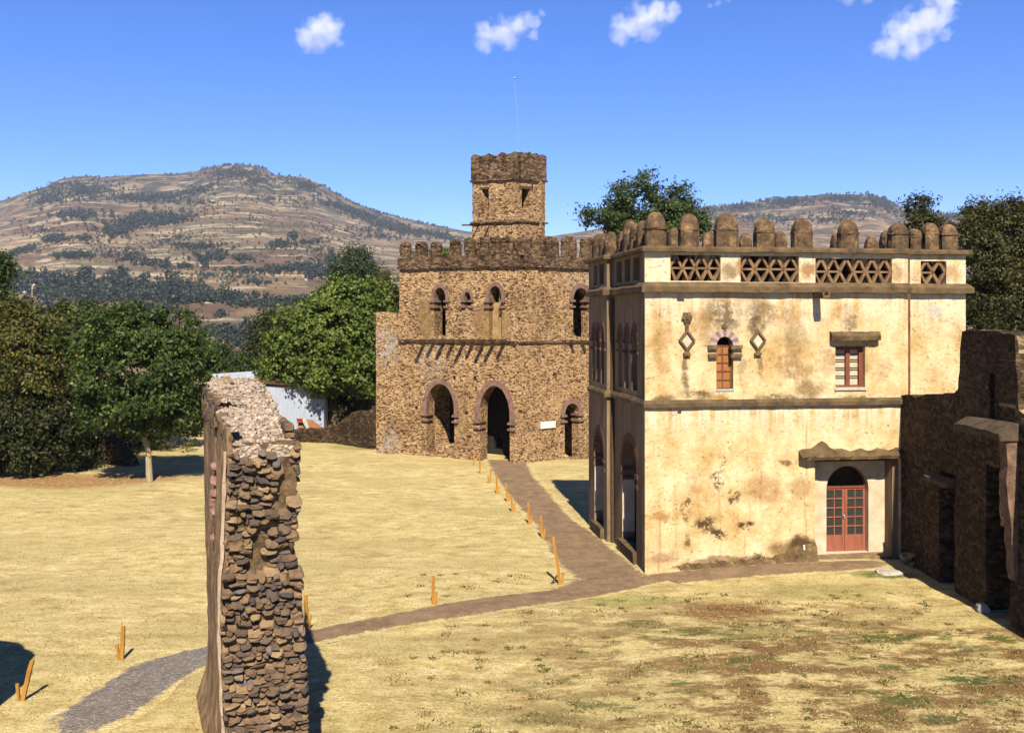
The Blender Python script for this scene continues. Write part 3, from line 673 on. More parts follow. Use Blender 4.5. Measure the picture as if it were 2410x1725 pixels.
# ------------------------------------------------------------------ ruined castle
cas = empty('ruined_castle', C0, 0, 'brown rubble stone castle ruin with square tower, arches and battlements', 'castle')
LT = PL.tz(940,749)[0]; LT2 = PL.tz(885,749)[0]; RT = 12.0; T = .87
ZC = 10.93; ZW = 11.55; ZB = 6.62
def L_(u, v): return PL.tz(u, v)
def lt(u): return PL.tz(u, 749)[0]
def R_(u, v): return PR.tz(u, v)
def rt(u): return PR.tz(u, 749)[0]
def arL(u0,u1,vb,vs,vt,rough=.02): return arch(lt(u1),lt(u0),L_(u0,vb)[1],L_(u0,vs)[1],L_((u0+u1)/2,vt)[1],12,rough)
def arR(u0,u1,vb,vs,vt,rough=.02): return arch(rt(u0),rt(u1),R_(u0,vb)[1],R_(u0,vs)[1],R_((u0+u1)/2,vt)[1],12,rough)
# left face
doors = [(1004,1069,1066,962,903),(1129,1200,1092,975,908)]
wins = [(1022,1049,790,703,677),(1093,1108,726,703,687),(1151,1181,800,703,673)]
hol = [arL(*d) for d in doors] + [arL(*w) for w in wins]
zl = L_(890,735)[1]
out = edge_jit([(0,-1),(LT2,-1)],.5,.0,False) + edge_jit([(LT2,-1),(LT2,zl),(LT,zl-.05),(LT,ZC),(0,ZC)],.3,.03,False) + edge_jit([(0,ZC),(0,-1)],.3,.025,False)
mb = MB(); prism(mb, PL, out, 0, T, hol); mb.build('wall', m_castle, cas)
# right face
hol = [arR(1329,1361,1080,975,949), arR(1349,1383,793,703,678), rect(rt(1345),rt(1348.5),R_(1346,793)[1],R_(1346,765)[1])]
out = edge_jit([(0.02,-1),(RT,-1),(RT,ZC),(0.02,ZC)],.3,.02)
mb = MB(); prism(mb, PR, out, 0, .55, hol); mb.build('wall', m_castle, cas)
# rear walls (with openings that let daylight show through) and floors
PB = Plane(C0[:2]+Vector((0,0)) if False else (C0.x+RDIR[0]*7.2, C0.y+RDIR[1]*7.2), LDIR, (.469,.883), C0[:2])
def pbrect(u0,u1,v0,v1):
    (t0,z0),(t1,z1) = PB.tz(u1,v1), PB.tz(u0,v0); return rect(min(t0,t1),max(t0,t1),min(z0,z1),max(z0,z1))
hb_ = [pbrect(1167,1178,1028,1054), pbrect(1042,1055,935,975), pbrect(1034,1052,690,800)]
mb = MB(); prism(mb, PB, rect(-1,LT2,-1,ZC), 0, .6, hb_); mb.build('wall', m_castle, cas)
PE = Plane((C0.x+LDIR[0]*LT, C0.y+LDIR[1]*LT), RDIR, (.626,-.78), C0[:2])
mb = MB(); prism(mb, PE, rect(.5,7.6,-1,ZC), -.02, .7); mb.build('wall', m_castle, cas)
def slab(z0,z1,i0=.5):
    q = [PL.pt(.6,0,i0),PL.pt(LT-.3,0,i0),PB.pt(LT-.3,0,.0),PB.pt(1.1,0,.0)]
    return [(p.x,p.y,z0) for p in q],[(p.x,p.y,z1) for p in q]
mb = MB(); mb.loft(list(slab(5.9,6.4))); mb.loft(list(slab(10.5,10.85,.4))); mb.build('floor', m_void, cas)  # slabs added to keep daylight out of the rooms
# near-black wall added to paint in the dark behind the arches, with the slots daylight comes through
PI = Plane((C0.x+PL.n.x*2.6, C0.y+PL.n.y*2.6), LDIR, (.469,.883), C0[:2])
def pirect(u0,u1,v0,v1):
    (t0,z0),(t1,z1) = PI.tz(u1,v1), PI.tz(u0,v0); return rect(min(t0,t1),max(t0,t1),min(z0,z1),max(z0,z1))
mb = MB(); prism(mb, PI, rect(.9,LT-.5,-1,5.9), 0, .3, [pirect(1162,1182,1024,1058), pirect(1041,1056,932,978)]); mb.build('shade_backing', m_void, cas)
# parapet + string course + cornice
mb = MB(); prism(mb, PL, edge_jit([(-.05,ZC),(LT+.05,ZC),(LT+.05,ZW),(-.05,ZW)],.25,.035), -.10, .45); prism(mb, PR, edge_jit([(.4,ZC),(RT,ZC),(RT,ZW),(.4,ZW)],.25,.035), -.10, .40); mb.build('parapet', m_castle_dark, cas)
def course(pl, t0, t1, z, proj, h):
    mb = MB(); x = t0
    while x < t1:
        x2 = min(t1, x+rnd.uniform(.3,.7)); pbox(mb, pl, x, x2-.01, z+rnd.uniform(-.03,.02), z+h+rnd.uniform(-.02,.02), -proj-rnd.uniform(-.02,.03), .1, .012); x = x2
    return mb
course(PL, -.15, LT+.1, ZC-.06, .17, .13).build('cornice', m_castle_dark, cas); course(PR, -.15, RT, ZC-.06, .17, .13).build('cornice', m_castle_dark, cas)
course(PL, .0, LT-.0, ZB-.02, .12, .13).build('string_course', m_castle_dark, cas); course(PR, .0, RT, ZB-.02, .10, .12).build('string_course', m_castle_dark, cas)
# merlons
def cmerlon(pl, t, w, h, base=None, hd=.45):
    p = pl.pt(t, 0, .17); ang = math.atan2(pl.t.y, pl.t.x)
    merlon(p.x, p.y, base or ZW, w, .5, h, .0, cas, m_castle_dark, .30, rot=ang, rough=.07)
for u,vt in ((951,561),(988,559),(1023,562),(1069,554),(1103,551),(1134,549),(1163,548),(1192,546)): cmerlon(PL, lt(u), .62 if u < 1110 else .75, max(.6, (L_(u,vt)[1]-ZW)*.82))
for u,vt in ((1236,548),(1266,550),(1301,546),(1344,543),(1386,545),(1420,548)): cmerlon(PR, rt(u), .95, max(.6, (R_(u,vt)[1]-ZW)*.8))
# tower
TW = C0 + Vector((-.05, 1.2, 0)) ; TL = Plane(TW[:2], LDIR, (.469,.883), C0[:2]); TR = Plane(TW[:2], RDIR, (-.626,.78), C0[:2])
tl1 = TL.tz(1111.5,749)[0]; tr1 = TR.tz(1283,749)[0]
Z1, Z2, Z3 = TL.tz(1207,521)[1], TL.tz(1207,421)[1], TL.tz(1207,360)[1]
def tz(pl,u,v): return pl.tz(u,v)
wl = [(tz(TL,1149,446)), (tz(TL,1132,446)), (tz(TL,1149.5,500))]
tw = empty('tower', (0,0,0)); tw.parent = cas
zt_, zb_ = TL.tz(1140,446)[1], TL.tz(1140,498)[1]
holL = [[(TL.tz(1150,0)[0],zb_),(TL.tz(1144,0)[0],zb_),(TL.tz(1133,0)[0],zt_),(TL.tz(1150,0)[0],zt_)]]
zt2, zb2 = TR.tz(1236,445)[1], TR.tz(1236,490)[1]
holR = [rect(TR.tz(1228,0)[0],TR.tz(1247,0)[0],zb2,zt2)]
topL = [(tl1,Z3)]; n_ = 10
def top_profile(t0,t1):
    out=[]; k=18
    for i in range(k+1):
        f=i/k; out.append((t0+(t1-t0)*f, Z3+.08*math.sin(f*math.pi*7+.5)+rnd.uniform(-.05,.05)))
    return out
mb = MB(); prism(mb, TL, [(0,ZC-.5)]+[(tl1,ZC-.5)]+edge_jit([(tl1,ZC-.5),(tl1,Z2)],.25,.025,False)+[(tl1,Z2),(0,Z2)], 0, .6, holL)
prism(mb, TR, [(0.01,ZC-.5)]+[(tr1,ZC-.5)]+edge_jit([(tr1,ZC-.5),(tr1,Z2)],.25,.025,False)+[(tr1,Z2),(0.01,Z2)], 0, .6, holR)
TLb = Plane((TW.x+RDIR[0]*tr1, TW.y+RDIR[1]*tr1), LDIR, (.469,.883), C0[:2]); TRb = Plane((TW.x+LDIR[0]*tl1, TW.y+LDIR[1]*tl1), RDIR, (-.626,.78), C0[:2])
sA = TRb.tz(1231,446)[0]; 
prism(mb, TLb, rect(0.02,tl1,ZC-.5,Z2), -.5, -.01, [rect(TLb.tz(1236.5,0)[0],TLb.tz(1229,0)[0],TLb.tz(1231,489)[1],TLb.tz(1231,440)[1])] if 0 < TLb.tz(1236.5,0)[0] < tl1 else [])
prism(mb, TRb, rect(0.6,tr1-.55,ZC-.5,Z2), -.55, -.01)
mb.build('wall', m_castle, tw)
mb = MB(); prism(mb, TL, [(-.06,Z2),(tl1+.06,Z2)]+[(x,z) for x,z in reversed(top_profile(-.06,tl1+.06))], -.06, .4)
prism(mb, TR, [(.3,Z2),(tr1+.06,Z2)]+[(x,z) for x,z in reversed(top_profile(.3,tr1+.06))], -.06, .4)
prism(mb, TLb, [(.4,Z2),(tl1,Z2)]+[(x,z) for x,z in reversed(top_profile(.4,tl1))], -.4, .02)
prism(mb, TRb, [(.6,Z2),(tr1-.5,Z2)]+[(x,z) for x,z in reversed(top_profile(.6,tr1-.5))], -.4, .02)
mb.build('parapet', m_castle_dark, tw)
for z in (Z1, Z2):
    course(TL, -.12, tl1+.12, z-.05, .13, .10).build('string_course', m_castle_dark, tw); course(TR, -.10, tr1+.12, z-.05, .13, .10).build('string_course', m_castle_dark, tw)
mb = MB(); 
q=[TL.pt(.3,0,.4),TL.pt(tl1-.3,0,.4),TLb.pt(tl1-.3,0,-.3),TLb.pt(.3,0,-.3)]; mb.loft([[(p.x,p.y,Z2-.1) for p in q],[(p.x,p.y,Z2+.1) for p in q]]); mb.build('roof', m_void, tw)
mb = MB(); pbox(mb, TR, TR.tz(1222,0)[0], TR.tz(1254,0)[0], zt2, zt2+.16, -.03, .3, .01); mb.build('lintel', m_oldwood, tw)
mb = MB(); pbox(mb, TL, TL.tz(1152,0)[0], TL.tz(1128,0)[0], zt_, zt_+.12, -.02, .3, .01); mb.build('lintel', m_oldwood, tw)
mb = MB(); p = TL.pt(tl1-.1, Z1-.1, .1); q = TL.pt(tl1-.1, Z1-.1, .1)+Vector((-.75,0,0)); mb.tube([p,q],.05,5).build('beam', m_oldwood, tw)
for u_ in (1128,1155): 
    p = TL.pt(TL.tz(u_,0)[0], Z1-.06, 0); MB().tube([p+TL.n*.2, p-TL.n*.65], .05, 5).build('beam', m_oldwood, tw)
mb = MB(); pbox(mb, TL, .7, tl1-.7, ZC, Z2-.2, 1.0, 1.2); mb.build('shade_backing', m_void, tw)  # near-black panel added to darken the left window from behind
mb = MB(); pbox(mb, TL, TL.tz(1147.5,0)[0], TL.tz(1143,0)[0], ZW-.2, Z1-1.1, -.03, .2); mb.build('slit_window', m_void, tw)  # no opening cut; a near-black block paints its shade
# arch dressings
def arch_stone(pl, t0, t1, zs_, zt_, w, dn, parent=cas, T=T, imp=True):
    mb = MB(); c=(t0+t1)/2; prism(mb, pl, ring_band(t0,t1,zs_,zt_,w,16,dn), -.045, .25); mb.build('archivolt', m_archstone, parent)
    if imp:
        for a0,a1 in ((t0-w-.05,t0+.10),(t1-.10,t1+w+.05)):
            for zz in (zs_-dn-.09, zs_-dn-.42): pbox(MB(), pl, a0, a1, zz, zz+.11, -.12, .55, .01).build('impost_moulding', m_archstone, parent)
for (u0,u1,vb,vs,vt),w,dn in zip(doors,(.27,.31),(.30,.40)): arch_stone(PL, lt(u1), lt(u0), L_(u0,vs)[1], L_((u0+u1)/2,vt)[1], w, dn)
for (u0,u1,vb,vs,vt),w,dn in zip(wins,(.19,.16,.21),(.12,.10,.12)): arch_stone(PL, lt(u1), lt(u0), L_(u0,vs)[1], L_((u0+u1)/2,vt)[1], w, dn)
arch_stone(PR, rt(1329), rt(1361), R_(1329,975)[1], R_(1345,949)[1], .30, .05); arch_stone(PR, rt(1349), rt(1383), R_(1349,703)[1], R_(1366,678)[1], .28, .1)
# filled lower part of the third upper window
m_fill = simple('old_pale_plaster', (.30,.185,.075), (.47,.31,.14), 3, 6, .03)
mb = MB(); u0,u1,vb,vs,vt = wins[2]; pbox(mb, PL, lt(u1), lt(u0), L_(u0,vb)[1], L_(u0,712)[1], .38, .7, .01); pbox(mb, PL, lt(u1), lt(1168), L_(u0,vb)[1], L_(u0,676)[1], .30, .7, .01); mb.build('window_infill', m_fill, cas)
# beam stubs under the vanished balcony
for u in (1002,1023,1047,1070,1095,1117,1142,1165,1190):
    t_, z_ = L_(u, 801); ln = rnd.uniform(.65,1.15); mb = MB(); pbox(mb, PL, t_-.08, t_+.08, z_-.12, z_+.06, -ln, .3, .012); mb.build('beam', m_oldwood, cas)
for u in (1339,1367):
    t_, z_ = R_(u, 803); mb = MB(); pbox(mb, PR, t_-.08, t_+.08, z_-.10, z_+.06, -.5, .3, .012); mb.build('beam', m_oldwood, cas)
# put-log holes: near-black blocks stand in for the shade inside them
mb = MB()
for u,v in ((1305,880),(1224,970),(1098,972),(980,959),(1070,888),(1118,889)):
    pl = PL if u < 1218 else PR; t_, z_ = pl.tz(u,v); pbox(MB(), pl, t_-.10, t_+.10, z_-.09, z_+.09, -.012, .1, .02).build('putlog_shade_block', m_void, cas)
mb = MB(); t_, z_ = R_(1288, 999.5); pbox(mb, PR, t_-.55, t_+.55, z_-.19, z_+.19, -.09, -.04)
o = mb.build('signboard', m_white, None); o.location = C0; tag(o, 'blank white signboard fixed to the castle wall beside the small arched door', 'sign')
# mast
p = TW + Vector((.15, 1.2, 0)); mb = MB(); zt_m = W(1211,185,p.y).z
mb.tube([(0,0,Z2+.1),( -.05,0,(Z2+zt_m)/2),(W(1211,185,p.y).x-p.x,0,zt_m)], [.014,.010,.008], 5); mb.tube([(W(1211,185,p.y).x-p.x-.06,0,zt_m),(W(1211,185,p.y).x-p.x+.06,0,zt_m)],.05,5)
o = mb.build('antenna_mast', m_metal, None); o.location = (p.x, p.y, 0); tag(o, 'thin metal antenna mast rising from the top of the castle tower', 'mast')

# ------------------------------------------------------------------ tall pillar in the foreground
def ico(sub):
    bm = bmesh.new(); bmesh.ops.create_icosphere(bm, subdivisions=sub, radius=1); v = np.array([p.co[:] for p in bm.verts]); f = [tuple(x.index for x in q.verts) for q in bm.faces]; bm.free(); return v, f
ICO1, ICO1F = ico(1); ICO2, ICO2F = ico(2)
def stone(mb, c, h, basis, amp=.22, ic=(None,None)):
    v0, f0 = (ICO2, ICO2F) if ic[0] is None else ic
    s = np.sign(v0)*np.abs(v0)**.55
    ph = nrs.rand(3)*6
    s = s*(1+amp*np.sin(v0[:,[1,2,0]]*3.1+ph)*.7+amp*.55*nrs.randn(len(v0),1))
    p = s*np.array(h); B = np.array([list(b) for b in basis]); q = p@B + np.array(c)
    mb.add([tuple(x) for x in q], f0)
t = NT('pillar_stones'); r_ = t.island()
col = t.ramp(r_, [(0,(.06,.052,.05)),(.15,(.12,.08,.05)),(.45,(.20,.128,.07)),(.68,(.085,.068,.06)),(.8,(.17,.11,.065)),(.93,(.30,.20,.11)),(1,(.12,.11,.11))])
col = t.mix(.6, col, t.ramp(t.noise(t.co,9,5,.7),[(.3,(.5,.5,.5)),(.7,(1.5,1.45,1.35))]),'MULTIPLY')
col = t.mix(t.rng(t.noise(t.co,2.2,5,.7),.54,.66,0,.55), col, (.26,.17,.075))
m_pst = t.done(col, t.bump(t.noise(t.co,30,4,.7),.012))
m_pmortar = simple('pillar_mortar', (.08,.052,.026), (.24,.155,.075), 5, 6, .05, bs=18)
t = NT('broken_rubble_core'); c = t.voro(t.vadd(t.co,t.noise(t.co,6,3,color=True),.12), 13)
col = t.mix(.55, t.ramp(t.sep(c.outputs['Color'])[0],[(0,(.20,.13,.085)),(.4,(.44,.31,.21)),(.75,(.68,.54,.41)),(1,(.86,.76,.66))]), t.ramp(t.noise(t.co,2.5,6,.75),[(.33,(.34,.23,.13)),(.6,(.74,.60,.46))]))
m_core = t.done(col, t.bump(t.math('ADD',c.outputs['Distance'],t.noise(t.co,20,5)),.08))
t = NT('pillar_side_plaster'); s2 = t.noise(t.map(t.co,(2,2,.9)),1.4,7,.75)
col = t.ramp(s2,[(.36,(.09,.055,.03)),(.48,(.24,.15,.08)),(.60,(.48,.32,.18))])
col = t.mix(t.rng(t.noise(t.co,1.1,5,.7),.55,.62,0,.75),col,(.46,.29,.13))
col = t.mix(.7,col,t.ramp(t.noise(t.map(t.co,(6,6,3.5)),1.5,6,.78),[(.3,(.5,.48,.45)),(.7,(1.45,1.42,1.35))]),'MULTIPLY')
col = t.mix(t.rng(t.noise(t.co,3,5,.7),.58,.66,0,.7),col,(.30,.16,.12))
m_pside = t.done(col, t.bump(t.noise(t.co,10,6,.75),.05))

PFR = Vector((-3.37,16.5,0)); pang = R(21.4); fd = Vector((-math.cos(pang),-math.sin(pang),0)); bd = Vector((-math.sin(pang),math.cos(pang),0))   # along front to the left, and backwards
pil = empty('stone_pillar', PFR+fd*.75+bd*1.2, 0, 'tall ruined pillar of dark rough stones with plastered left side, in the foreground', 'pillar')
def pp(f, z, b): q = PFR + fd*f + bd*b - pil.location; q.z = z; return q
LB = 5.4
PP = Plane(PFR[:2], fd, bd)
RT_ = [PP.tz(u,v) for u,v in ((724,1760),(722,1725),(718,1600),(710,1450),(706,1352),(699,1344),(699,1260),(704,1190),(708,1120),(706,1060),(700,1000),(696,960),(684,930),(660,905))][::1]
LT_ = [PP.tz(u,v) for u,v in ((534,1760),(533,1725),(528,1650),(523,1500),(523,1350),(530,1330),(532,1200),(537,1100),(540,1000),(543,900),(545,880))]
SB_ = [PP.tz(u,v,LB) for u,v in ((450,1760),(452,1660),(474,1600),(486,1560),(490,1500),(486,1350),(481,1200),(479,1050),(480,890),(480,870))]
def itp(T, z): return float(np.interp(z, [q[1] for q in T], [q[0] for q in T]))
def edges_at(z): return itp(RT_, z), itp(LT_, z)
def back_at(z): return itp(SB_, z)
ZSTEP = PP.tz(610,1348)[1]
def front_b(z): return 0.0 if z < ZSTEP else .10
ZF = PP.tz(610,1043)[1]; ZTOP = CZ-(893-V0)*20.6/FPX
# core body: mortar mass, sloping broken top
mb = MB(); rings = []
for z in np.linspace(-.3, ZF, 22):
    r_, l_ = edges_at(z); b0 = front_b(z)+.012; j = lambda: rnd.uniform(-.015,.015)
    k_ = back_at(z)
    rings.append([pp(r_+.04+j(),z,b0),pp((r_+l_)/2+j(),z,b0+j()),pp(l_-.04,z,b0),pp(k_-.08,z,LB-.06),pp((r_+k_)/2,z,LB-.06),pp(r_-.03+j(),z,LB-.25),pp(r_+.0+j(),z,LB*.5)])
mb.loft(rings); mb.build('core', m_pmortar, pil)
# broken top
def top_pt(f, b, up=0):
    z = ZF-.03+(ZTOP-ZF)*(1-(1-b)**1.6); r_, l_ = edges_at(ZF); k_ = back_at(6.6)
    x0 = r_+.05-.13*b**.8; x1 = l_*(1-b)+k_*b-.03
    x = x0+(x1-x0)*f
    z -= (.10+.22*b)*max(0,(.30-f)/.30)**2 + .16*max(0,(f-.85)/.15)**2*(.4+b)
    z += .10*mnoise.noise(Vector((x*3,b*9,3)))+.05*mnoise.noise(Vector((x*9,b*30,8)))+up
    return pp(x, z, .10+b*(LB-.35))
N, M = 34, 70; vs = []; fs = []
for i in range(N+1):
    f = i/N
    for k in range(M+1):
        b = k/M; vs.append(top_pt(f, b))
for i in range(N):
    for k in range(M): a0=i*(M+1)+k; fs.append((a0,a0+1,a0+M+2,a0+M+1))
top_n = len(vs); 
mb = MB(); mb.add(vs, fs)
rim = [i*(M+1) for i in range(N+1)] + [N*(M+1)+k for k in range(1,M+1)] + [i*(M+1)+M for i in range(N-1,-1,-1)] + [k for k in range(M-1,0,-1)]
low = [(*vs[i][:2], ZF-.25) for i in rim]; mb.add([vs[i] for i in rim]+low, [(i,(i+1)%len(rim),len(rim)+(i+1)%len(rim),len(rim)+i) for i in range(len(rim))])
for _ in range(900):
    f=rnd.random(); b=rnd.random()**.9; s_ = rnd.uniform(.018,.055)
    stone(mb, top_pt(f,b), (s_*1.4,s_,s_*.8), (fd,bd,Vector((0,0,1))), .3, (ICO1,ICO1F))
mb.build('broken_top', m_core, pil)
# stones of the front
mb = MB(); z = -.25; row = 0
while z < ZF-.11:
    h = rnd.uniform(.065,.12); r_, l_ = edges_at(z); x = r_-.03+rnd.uniform(-.02,.03)
    lower = z < ZSTEP
    while x < l_-.03:
        w = rnd.uniform(.09,.27) if lower else rnd.uniform(.07,.27)
        if x+w > l_+.05: w = max(.09, l_-x+.03)
        hole = (not lower) and mnoise.noise(Vector((x*2.2,z*1.6,7))) > .22
        if rnd.random() < (.97 if lower else .93) and not hole:
            pr = rnd.uniform(.0,.11) if lower else rnd.uniform(-.03,.12)
            tl_ = rnd.gauss(0,.10); fx = fd*math.cos(tl_)+Vector((0,0,math.sin(tl_)))
            tip = rnd.uniform(.15,.75); bb = bd*math.cos(tip)+Vector((0,0,math.sin(tip))); fz2 = fx.cross(bb); fz2 = fz2 if fz2.z > 0 else -fz2
            zc = z+h/2+rnd.uniform(-.02,.02)+.03*math.sin(x*3+row*.7)
            stone(mb, pp(x+w/2, zc, front_b(zc)-pr+.10), (w*.51, .17, h*.40*rnd.uniform(.7,1.25)), (fx, bb, fz2), .15)
        elif rnd.random() < .5:
            s_=rnd.uniform(.03,.06); stone(mb, pp(x+w/2, z+h/2, front_b(z)+.06), (s_*1.4,.05,s_), (fd,bd,Vector((0,0,1))), .2, (ICO1,ICO1F))
        x += w*rnd.uniform(.90,1.02)
    z += h*rnd.uniform(.80,.95); row += 1
mb.build('stone_facing', m_pst, pil)
# right flank stones (edge seen against the lawn)
mb = MB(); z = -.2
while z < ZF+.15:
    h = rnd.uniform(.09,.15); r_, l_ = edges_at(z); b = .30
    while b < LB-.2:
        w = rnd.uniform(.14,.32); stone(mb, pp(r_+.10-.12*(b/LB)**.8, z+h/2, b+w/2), (.09, w*.5, h*.5), (fd,bd,Vector((0,0,1))), .14, (ICO1,ICO1F)); b += w
    z += h*.95
mb.build('flank_stones', m_pst, pil)
# plastered left side: a front strip with a pale arris, a groove, and the broad rear strip with its flared foot
def side(z, f): l_ = edges_at(z)[1]; return l_ + (back_at(z)-l_)*f
mb = MB(); rings = []
for z in np.linspace(-.3, 6.22, 40):
    j = lambda a=.014: rnd.uniform(-a,a); w_ = .05*mnoise.noise(Vector((z*1.3,0,1))); fl = .10*max(0,(.45-z)/.45)**1.5
    rings.append([pp(edges_at(z)[1]-.06,z,.06+j()),pp(side(z,0)+.02+w_*.3+j()+fl,z,.03+j()),pp(side(z,.2)+.035+w_*.5+fl,z,.2*LB),pp(side(z,.34)+.03+w_*.6+j()+fl,z,.34*LB),pp(side(z,.40)-.14,z,.38*LB)])
mb.loft(rings); mb.build('plaster_strip', m_pside, pil)
mb = MB(); rings = []
for z in np.linspace(-.3, 6.54, 40):
    j = lambda a=.012: rnd.uniform(-a,a)
    rings.append([pp(side(z,.36)-.12,z,.40*LB),pp(side(z,.44)+.00+j(),z,.45*LB),pp(side(z,.7)+.03+j(),z,.7*LB),pp(back_at(z)+j(),z,LB),pp(back_at(z)-.5,z,LB),pp(side(z,.3)-.5,z,.5*LB)])
mb.loft(rings); mb.build('plaster_side', m_pside, pil)
m_arris = simple('pale_arris_plaster', (.36,.26,.17), (.52,.40,.28), 4, 5, .02)
mb = MB(); rings = []
for z in np.linspace(-.3, 5.85, 40):
    x = side(z,0)+.05; j = lambda: rnd.uniform(-.012,.012); w_ = .022+.014*mnoise.noise(Vector((z*2,3,1))); rings.append([pp(x-w_+j(),z,-.02),pp(x+w_+j(),z,-.005),pp(x+w_,z,.08),pp(x-w_,z,.08)])
mb.loft(rings); mb.build('arris', m_arris, pil)
m_purp = simple('purple_edge_stone', (.22,.11,.09), (.40,.23,.19), 5, 5, .02)
mb = MB()
for z in (5.3,5.05,4.82,4.65,4.5,4.0): 
    stone(mb, pp(side(z,.42)+.02, z, .42*LB), (.07,.09,.075), (fd,bd,Vector((0,0,1))), .2)
mb.build('edge_stone', m_purp, pil)
m_straw = simple('dry_straw', (.36,.25,.09), (.52,.39,.17), 6)
mb = MB()
for f_, b_, n_ in ((.55,2.0,40),(1.25,1.9,50),(.45,1.75,30),(.9,2.05,30),(1.38,.9,30),(1.36,1.4,30)):
    for _ in range(n_):
        r_, l_ = edges_at(6.5); p = top_pt(min(1,max(0,1-f_/1.5+rnd.gauss(0,.04))), min(1,max(0,.25+.35*b_+rnd.gauss(0,.02))), -.02); d = Vector((rnd.gauss(0,.05),rnd.gauss(0,.05),rnd.uniform(.10,.26))); w_ = Vector((rnd.uniform(-.01,.01),rnd.uniform(-.01,.01),0)).normalized()*.006
        mb.add([p-w_,p+w_,p+d],[(0,1,2)])
o = mb.build('grass_tuft', m_straw, pil, recalc=False)
mb = MB()
for k in range(80):
    z = rnd.uniform(5.95,6.52); f_ = rnd.uniform(.42,1.0); s_ = rnd.uniform(.05,.10)
    stone(mb, pp(side(z,f_)-.01, z, f_*LB), (.06, s_*2.0, s_), (fd,bd,Vector((0,0,1))), .2, (ICO1,ICO1F))
for k in range(16):
    z = rnd.uniform(6.05,6.3); f_ = rnd.uniform(0,.45); s_ = rnd.uniform(.05,.09)
    stone(mb, pp(side(z,f_)-.03, z, f_*LB+.05), (s_*1.2, s_*1.6, s_), (fd,bd,Vector((0,0,1))), .25, (ICO1,ICO1F))
mb.build('edge_rubble', m_pst, pil)
mb = MB()
for k in range(150):
    f_ = rnd.uniform(.40,1.0); s_ = rnd.uniform(.03,.065); x = side(6.5,f_)-rnd.uniform(.10,.5)
    stone(mb, pp(x, 6.53+rnd.uniform(-.03,.05)-.10*(1-f_), f_*LB*.98), (s_*1.2, s_*1.5, s_*.8), (fd,bd,Vector((0,0,1))), .28, (ICO1,ICO1F))
for k in range(40):
    f_ = rnd.uniform(0,.40); s_ = rnd.uniform(.03,.08)
    stone(mb, pp(side(6.2,f_)-rnd.uniform(.03,.14), 6.22+rnd.uniform(-.03,.05), f_*LB+.05), (s_*1.2, s_*1.5, s_*.8), (fd,bd,Vector((0,0,1))), .28, (ICO1,ICO1F))
mb.build('top_rubble', m_core, pil)

# ------------------------------------------------------------------ second ruin beyond the left edge, whose shadow lies on the lawn
p2 = Vector((-11.3, 17.2, 0)); o = None
rw = MB(); prof = [(-3.2,-.3),(1.0,-.3),(.95,4.2),(.55,5.6),(-.2,6.5),(-1.2,6.75),(-3.2,6.6)]
Q = Plane(p2[:2], (1,0), (0,1), p2[:2]); prism(rw, Q, edge_jit(prof,.25,.05), 0, .8)
o = rw.build('ruined_pier', m_wallstone, None); o.location = p2; tag(o, 'ruined stone pier just beyond the left edge, casting its shadow on the lawn', 'pier')

# ------------------------------------------------------------------ stakes
def stake(u, vt, vb, du, label, brace=False, dist=None):
    b = W(u, vb, CZ*FPX/(vb-V0)); b.z = ghs(b.x, b.y)
    top = W(u+du, vt, b.y)
    root = empty('wooden_stake', b, 0, label, 'stake', 'wooden stakes along the paths')
    d = top - b; mb = MB(); w = .045
    rings = []
    for k in range(5):
        f = k/4; c = d*f + Vector((0,0,-.12 if k == 0 else 0)) + Vector((rnd.uniform(-.008,.008),0,0)); ww = w*(1.05-.15*f)
        rings.append([c+Vector((-ww,-.03,0)),c+Vector((ww,-.03,0)),c+Vector((ww,.03,0)),c+Vector((-ww,.03,0))])
    mb.loft(rings); mb.build('post', m_wood, root)
    if brace:
        s_ = -1 if du > 0 else 1
        mb = MB(); mb.box((s_*.075,-.01,.16),(.03,.028,.20),0,.006,(0,s_*.12)); mb.build('brace', m_wood, root)
    return root
ST = [(1115,1063,1093,1,'farthest orange stake, nearest the castle wall left of the middle arch',0),(1130,1081,1113,-1,'short orange stake, second from the castle end of the path row',0),
 (1153,1102,1137,3,'orange stake leaning right, third from the castle end of the path row',1),(1169,1118,1161,0,'orange stake, fourth from the castle end of the path row',1),
 (1194,1138,1180,-3,'orange stake, fifth from the castle end, close behind another stake',1),(1206,1164,1205,-3,'orange stake, sixth from the castle end, just below a close neighbour',1),
 (1246,1182,1237,-3,'upright orange stake midway along the path, third from its near end',1),(1276,1213,1269,-3,'orange stake second from the near end of the path row',1),
 (1318,1262,1370,-16,'tallest orange stake, leaning left at the fork of the paths with a grey prop',1),(1020,1355,1428,-1,'lone upright orange stake on the lawn above the middle of the cross path',1),
 (722,1400,1478,-3,'orange stake right beside the tall stone pillar',1),(286,1473,1552,4,'brown stake standing on the lawn above the gravel path',1),(52,1553,1646,24,'strongly tilted orange stake at the lower left by the dark shadow',1)]
for s_ in ST:
    root = stake(*s_)
    if s_[0] == 1318:
        mb = MB(); mb.tube([(-.28,.0,-.02),(-.05,.02,.30)],.03,5); mb.build('prop', m_oldwood, root)

